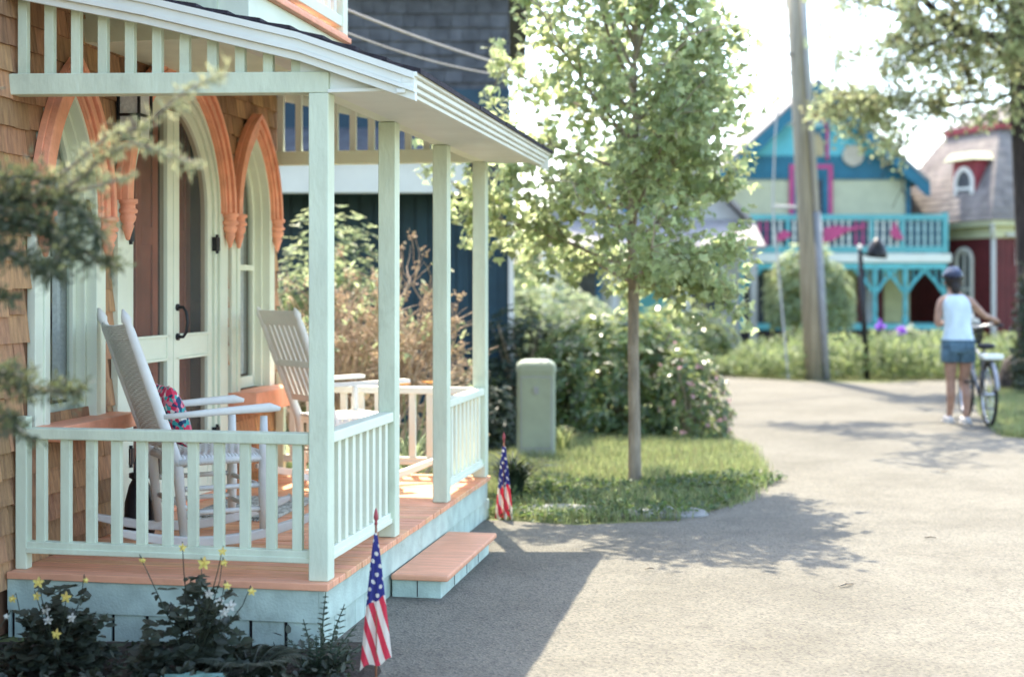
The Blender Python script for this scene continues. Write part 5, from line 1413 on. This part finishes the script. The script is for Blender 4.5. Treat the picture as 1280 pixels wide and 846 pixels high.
F.build('frame','bikepaint',bk_,smooth=True)
F=MB(); F.tube([(0,.82,.92),(0,.80,1.02)],.013,8); F.tube([(-.28,.66,1.05),(-.20,.74,1.06),(-.08,.81,1.03),(.08,.81,1.03),(.20,.74,1.06),(.28,.66,1.05)],.011,8); hb=F.build('handlebar','chrome',bk_,smooth=True)
for s in (-1,1): 
    MB().tube([(s*.205,.737,1.06),(s*.30,.64,1.048)],.017,8).build('grip','black',hb,smooth=True); MB().tube([(s*.16,.79,1.04),(s*.27,.72,1.03)],.006,5).build('brake_lever','chrome',hb)
F=MB(); F.ell((0,.20,.84),(.07,.13,.035),14,8); F.ell((0,.12,.845),(.10,.07,.035),14,8);F.ell((0,.29,.835),(.035,.09,.025),12,8); F.build('saddle','black',bk_,smooth=True)
F=MB(); F.box(-.06,.06,-.18,.18,.70,.712)
for s in (-1,1): F.tube([(s*.06,0,r),(s*.06,-.12,.70)],.006,5);F.tube([(s*.06,0,r),(s*.06,.12,.70)],.006,5)
F.build('rear_rack','black',bk_)
F=MB(); F.hexa([(-.10,-.20,.715),(.10,-.20,.715),(.10,.02,.715),(-.10,.02,.715),(-.11,-.20,.77),(.11,-.20,.77),(.11,.04,.77),(-.11,.04,.77)]); F.build('rack_box','cream',bk_,bevel=.012)
F=MB(); F.tube([(.0,.40,.30),(.09,.40,.30)],.012,6);F.bar((.08,.42,.30),(.08,.50,.15),.012,.02);F.bar((-.08,.42,.30),(-.08,.34,.45),.012,.02);F.bar((.06,.50,.15),(.18,.50,.15),.06,.02);F.bar((-.18,.34,.45),(-.06,.34,.45),.06,.02)
n=20;F.tube([(.05,.42+.09*math.cos(2*PI*i/n),.30+.09*math.sin(2*PI*i/n)) for i in range(n+1)],.006,5,cap=False); F.build('crankset','black',bk_)
F=MB(); n=18;F.tube([(0,(r+.03)*math.cos(a),r+(r+.03)*math.sin(a)) for a in [R(20+150*i/n) for i in range(n+1)]],.022,6,sx=1); F.build('mudguard','greymetal',bk_,smooth=True)
# basket
F=MB()
for i in range(13):
    t=i/12
    for y0 in (.93,1.20): F.tube([(-.14+.28*t,y0,.84),(-.17+.34*t,y0+(.03 if y0>1 else -.03),1.06)],.004,4)
for i in range(9):
    t=i/8
    for x_ in (-1,1): F.tube([(x_*.14,.93+.27*t,.84),(x_*.17,.90+.33*t,1.06)],.004,4)
for k in range(5):
    t=k/4; a_=.14+.03*t; y0=.93-.03*t;y1=1.20+.03*t; z=.84+.22*t
    F.tube([(-a_,y0,z),(a_,y0,z),(a_,y1,z),(-a_,y1,z),(-a_,y0,z)],.006,5)
for k in range(7): F.tube([(-.14,.94+.04*k,.842),(.14,.94+.04*k,.842)],.004,4)
F.build('basket','black',bk_)
bm_=MB(); bm_.ell((0,0,0),(.15,.12,.11),20,14)
from mathutils import noise as nz
bm_.v=[tuple(Vector(v)*(1+.35*nz.noise(Vector(v)*16))) for v in bm_.v]
bg=bm_.build('shoulder_bag','petal_white',smooth=True); tag(bg,'crumpled white bag lying in the bicycle basket','bag'); bg.location=bk_.matrix_basis@Vector((0,1.06,1.06))
hl=MB(); hl.ell((0,0,0),(.045,.03,.05),12,8); ho=hl.build('handlebar_bag','orangecloth' if 'orangecloth' in M else 'coral',smooth=True)
tag(ho,'small orange pouch on top of the white bag in the bicycle basket','pouch'); ho.location=bk_.matrix_basis@Vector((-.06,1.03,1.19))
# ================================================================ PERSON
pe=empty('person','person in bike helmet, white sleeveless top and denim shorts walking a bicycle away','person',(4.80,15.40,0))
def skinmesh(name,nodes,edges,m,parent,root=0,sub=2):
    me=bpy.data.meshes.new(name); me.from_pydata([Vector(q[:3]) for q in nodes],edges,[]); me.materials.append(M[m])
    o=bpy.data.objects.new(name,me); COL.objects.link(o); o.parent=parent
    sk=o.modifiers.new('Skin','SKIN'); sk.use_smooth_shade=True
    for i,q in enumerate(nodes):
        s=me.skin_vertices[0].data[i]; rr_=q[3]; s.radius=(rr_ if not hasattr(rr_,'__len__') else rr_[0],rr_ if not hasattr(rr_,'__len__') else rr_[1]); s.use_root=(i==root)
    sb=o.modifiers.new('Sub','SUBSURF'); sb.levels=sub; sb.render_levels=sub
    return o
N=[];E_=[];ID={}
def nd_(k,x,y,z,r,par=None):
    N.append((x,y,z,r)); ID[k]=len(N)-1
    if par is not None: E_.append((ID[par],ID[k]))
nd_('pel',.03,0,.88,.135)
nd_('waist',.02,-.01,1.05,(.115,.09),'pel'); nd_('chest',.01,.0,1.22,(.135,.10),'waist'); nd_('sh',.0,.01,1.335,(.10,.075),'chest')
nd_('neck',-.005,.03,1.42,.052,'sh'); nd_('head1',-.01,.05,1.49,.078,'neck'); nd_('head2',-.01,.055,1.56,.088,'head1'); nd_('head3',-.01,.05,1.61,.06,'head2')
for s,k in ((-1,'l'),(1,'r')):
    fx=.03+s*.075
    nd_('hip'+k,.03+s*.085,0,.82,.088,'pel'); nd_('th'+k,.03+s*.08,.0,.66,.078,'hip'+k); nd_('kn'+k,fx,.01 if s<0 else .03,.46,.054,'th'+k)
    ky=-.06 if s>0 else .05
    nd_('cf'+k,fx,-.02+ky*.4,.32,.053,'kn'+k); nd_('an'+k,fx,ky,.09,.033,'cf'+k); nd_('ft'+k,fx,ky+.06,.04,.032,'an'+k); nd_('to'+k,fx+s*.01,ky+.14,.03,.026,'ft'+k)
# right arm reaching to the right grip, left arm bent to the left grip
M0=Matrix.Translation((5.03,15.0,0))@Matrix.Rotation(R(-5),4,'Z')
gR=M0@Vector((.255,.69,1.07))-Vector((4.80,15.40,0)); gL=M0@Vector((-.255,.69,1.07))-Vector((4.80,15.40,0))
nd_('shR',.155,.01,1.325,.052,'sh'); nd_('elR',.34,.10,1.16,.038,'shR'); nd_('wrR',gR.x-.02,gR.y-.055,gR.z+.035,.024,'elR'); nd_('paR',gR.x-.005,gR.y-.02,gR.z+.022,.028,'wrR')
nd_('shL',-.155,.01,1.325,.052,'sh'); nd_('elL',-.20,-.01,1.06,.038,'shL'); nd_('wrL',gL.x-.01,gL.y-.06,gL.z+.03,.024,'elL'); nd_('paL',gL.x,gL.y-.02,gL.z+.022,.028,'wrL')
for k,g,s in (('R',gR,1),('L',gL,-1)):
    for i in range(4):
        ox=(i-1.5)*.019
        nd_('f%s%d'%(k,i),g.x+ox,g.y+.018,g.z+.024,.0095,'pa'+k); nd_('g%s%d'%(k,i),g.x+ox,g.y+.036,g.z-.0,.0085,'f%s%d'%(k,i)); nd_('h%s%d'%(k,i),g.x+ox,g.y+.018,g.z-.022+.003*abs(i-1.5),.0075,'g%s%d'%(k,i))
    nd_('t1'+k,g.x-s*.035,g.y-.01,g.z+.0,.011,'pa'+k); nd_('t2'+k,g.x-s*.04,g.y+.012,g.z-.016,.009,'t1'+k)
skinmesh('body',N,E_,'skin',pe)
# clothing as lofted shells following the body
def ring(cx,cy,cz,rx,ry,n=28,ph=None): return [(cx+rx*math.cos(2*PI*i/n),cy+ry*math.sin(2*PI*i/n),cz+(ph(2*PI*i/n) if ph else 0)) for i in range(n)]
def shell(name,m,rings,parent,close=False):
    mb=MB();n=len(rings[0]);mb.v=[v for r_ in rings for v in r_]
    mb.f=[[i*n+k,i*n+(k+1)%n,(i+1)*n+(k+1)%n,(i+1)*n+k] for i in range(len(rings)-1) for k in range(n)];mb.m=[0]*len(mb.f)
    o=mb.build(name,m,parent,smooth=True); s=o.modifiers.new('S','SOLIDIFY'); s.thickness=.008;s.offset=0
    sb=o.modifiers.new('Sub','SUBSURF');sb.levels=1;sb.render_levels=1; return o
wob=lambda a:.006*math.sin(5*a)+.004*math.sin(9*a)
shell('sleeveless_top','tank',[ring(.03,-.0,.87,.172,.128,ph=wob),ring(.03,0,.93,.165,.122),ring(.025,-.005,1.0,.145,.11),ring(.02,-.01,1.08,.138,.106),ring(.015,-.0,1.17,.152,.115),ring(.01,.0,1.25,.160,.118),ring(.0,.005,1.31,.158,.122),ring(.0,.012,1.355,.128,.112),ring(-.002,.02,1.39,.082,.088)],pe)
tg=[ring(.03,0,.90,.168,.126),ring(.03,0,.86,.178,.134),ring(.03,0,.80,.184,.138),ring(.03,0,.76,.180,.135)]
so=shell('shorts','denim',tg,pe)
for s in (-1,1): shell('shorts_leg','denim',[ring(.03+s*.083,0,.80,.100,.128),ring(.03+s*.085,0,.72,.098,.110),ring(.03+s*.084,.0,.655,.100,.104,ph=lambda a:.004*math.sin(4*a))],so)
for s in (-1,1): MB().box(.03+s*.085-.045,.03+s*.085+.045,-.146,-.132,.77,.86).build('back_pocket','denim',so,bevel=.006)
MB().tube([(.03+.18*math.cos(2*PI*i/28),.134*math.sin(2*PI*i/28),.895) for i in range(29)],.010,6,cap=False).build('waistband','denim',so,smooth=True)
# hair, helmet, face
mb=MB(); mb.ell((-.01,.035,1.545),(.096,.10,.10),18,12); mb.ell((-.008,-.035,1.46),(.052,.04,.085),14,10); ha=mb.build('hair','hair',pe,smooth=True)
mb=MB(); n=26;vs=[];
for j in range(9):
    ph=PI/2*j/8
    for i in range(n):
        a=2*PI*i/n; b_=1+.05*math.cos(a*8)*math.sin(ph*2)
        vs.append((-.01+.112*math.cos(a)*math.cos(ph*.98)*b_,.055+.142*math.sin(a)*math.cos(ph*.98)*b_,1.575+.105*math.sin(ph)-(.012 if j==0 else 0)))
mb.add(vs,[(j*n+i,j*n+(i+1)%n,(j+1)*n+(i+1)%n,(j+1)*n+i) for j in range(8) for i in range(n)])
M['helmet']=paint('glossy_dark_blue_shell',(.008,.010,.028),.25,0,spec=.5); he=mb.build('helmet','helmet',pe,smooth=True); s_=he.modifiers.new('S','SOLIDIFY'); s_.thickness=.016
for i in range(5):
    x=-.07+.03*i; mb=MB(); pts=[(-.01+x*.9,.055+.14*math.cos(t)*math.sqrt(max(.05,1-(x/.112)**2)),1.575+.116*math.sin(t)*math.sqrt(max(.05,1-(x/.14)**2))) for t in [R(25+125*k/10) for k in range(11)]]
    mb.tube(pts,.0075,5); mb.build('helmet_vent','helmetrib',he,smooth=True)
mb=MB()
for s in (-1,1):
    mb.tube([(-.01+s*.10,.02,1.56),(-.01+s*.085,.06,1.47),(-.01+s*.03,.10,1.425)],.006,5)
mb.build('strap','black',he)
mb=MB(); mb.ell((-.01,.150,1.525),(.014,.02,.02),8,6)
for s in (-1,1): mb.ell((-.01+s*.091,.045,1.525),(.012,.02,.03),8,6)
mb.build('nose_and_ears','skin',pe,smooth=True)
mb=MB()
for s in (-1,1): mb.ell((-.01+s*.032,.135,1.55),(.011,.008,.006),8,6)
mb.ell((-.01,.138,1.485),(.022,.008,.006),8,6); mb.build('eyes_and_mouth','hair',pe,smooth=True)
for s,ky in ((-1,.05),(1,-.06)):
    fx=.03+s*.075;mb=MB();mb.ell((fx,ky+.055,.038),(.046,.135,.042),16,8);mb.v=[(x,y,max(z,.008)) for x,y,z in mb.v]; mb.box(fx-.046,fx+.046,ky-.06,ky+.15,.0,.014); mb.build('shoe','shoe',pe,smooth=True)
# ================================================================ CAMERA, LIGHT, SKY
cam=bpy.data.cameras.new('camera'); co=bpy.data.objects.new('camera',cam); COL.objects.link(co); sc.camera=co
co.location=(0,0,H); co.rotation_euler=(R(90),0,0); cam.lens=50.0; cam.sensor_width=36; cam.shift_y=-64/1280; cam.clip_end=2000; cam.clip_start=.05
cam.dof.use_dof=True; cam.dof.focus_distance=6.4; cam.dof.aperture_fstop=1.5
SUN_EL=62; ddir=Vector((.20,-.98,0)).normalized()   # horizontal travel direction of the light
el=R(SUN_EL); dv=Vector((ddir.x*math.cos(el),ddir.y*math.cos(el),-math.sin(el)))
sl=bpy.data.lights.new('sun','SUN'); sl.energy=2.35; sl.angle=R(.53); sl.color=(1,.90,.74); so_=bpy.data.objects.new('sun',sl); COL.objects.link(so_); so_.rotation_euler=dv.to_track_quat('-Z','Y').to_euler()
w=bpy.data.worlds.new('World'); sc.world=w; w.use_nodes=True; nt=w.node_tree; nt.nodes.clear()
o=nt.nodes.new('ShaderNodeOutputWorld');b=nt.nodes.new('ShaderNodeBackground');s=nt.nodes.new('ShaderNodeTexSky'); s.sky_type='NISHITA'; s.sun_disc=False; s.sun_elevation=el
sd=-ddir; s.sun_rotation=math.atan2(sd.x,sd.y); s.air_density=1.0; s.dust_density=1.6; s.ozone_density=.3
b.inputs[1].default_value=.15; nt.links.new(s.outputs[0],b.inputs[0]); nt.links.new(b.outputs[0],o.inputs[0])
sc.view_settings.view_transform='Standard'; sc.view_settings.look='None'; sc.view_settings.gamma=1; sc.view_settings.exposure=2.5
sc.cycles.use_denoising=True; sc.cycles.max_bounces=8; sc.cycles.transparent_max_bounces=16; sc.cycles.sample_clamp_indirect=6
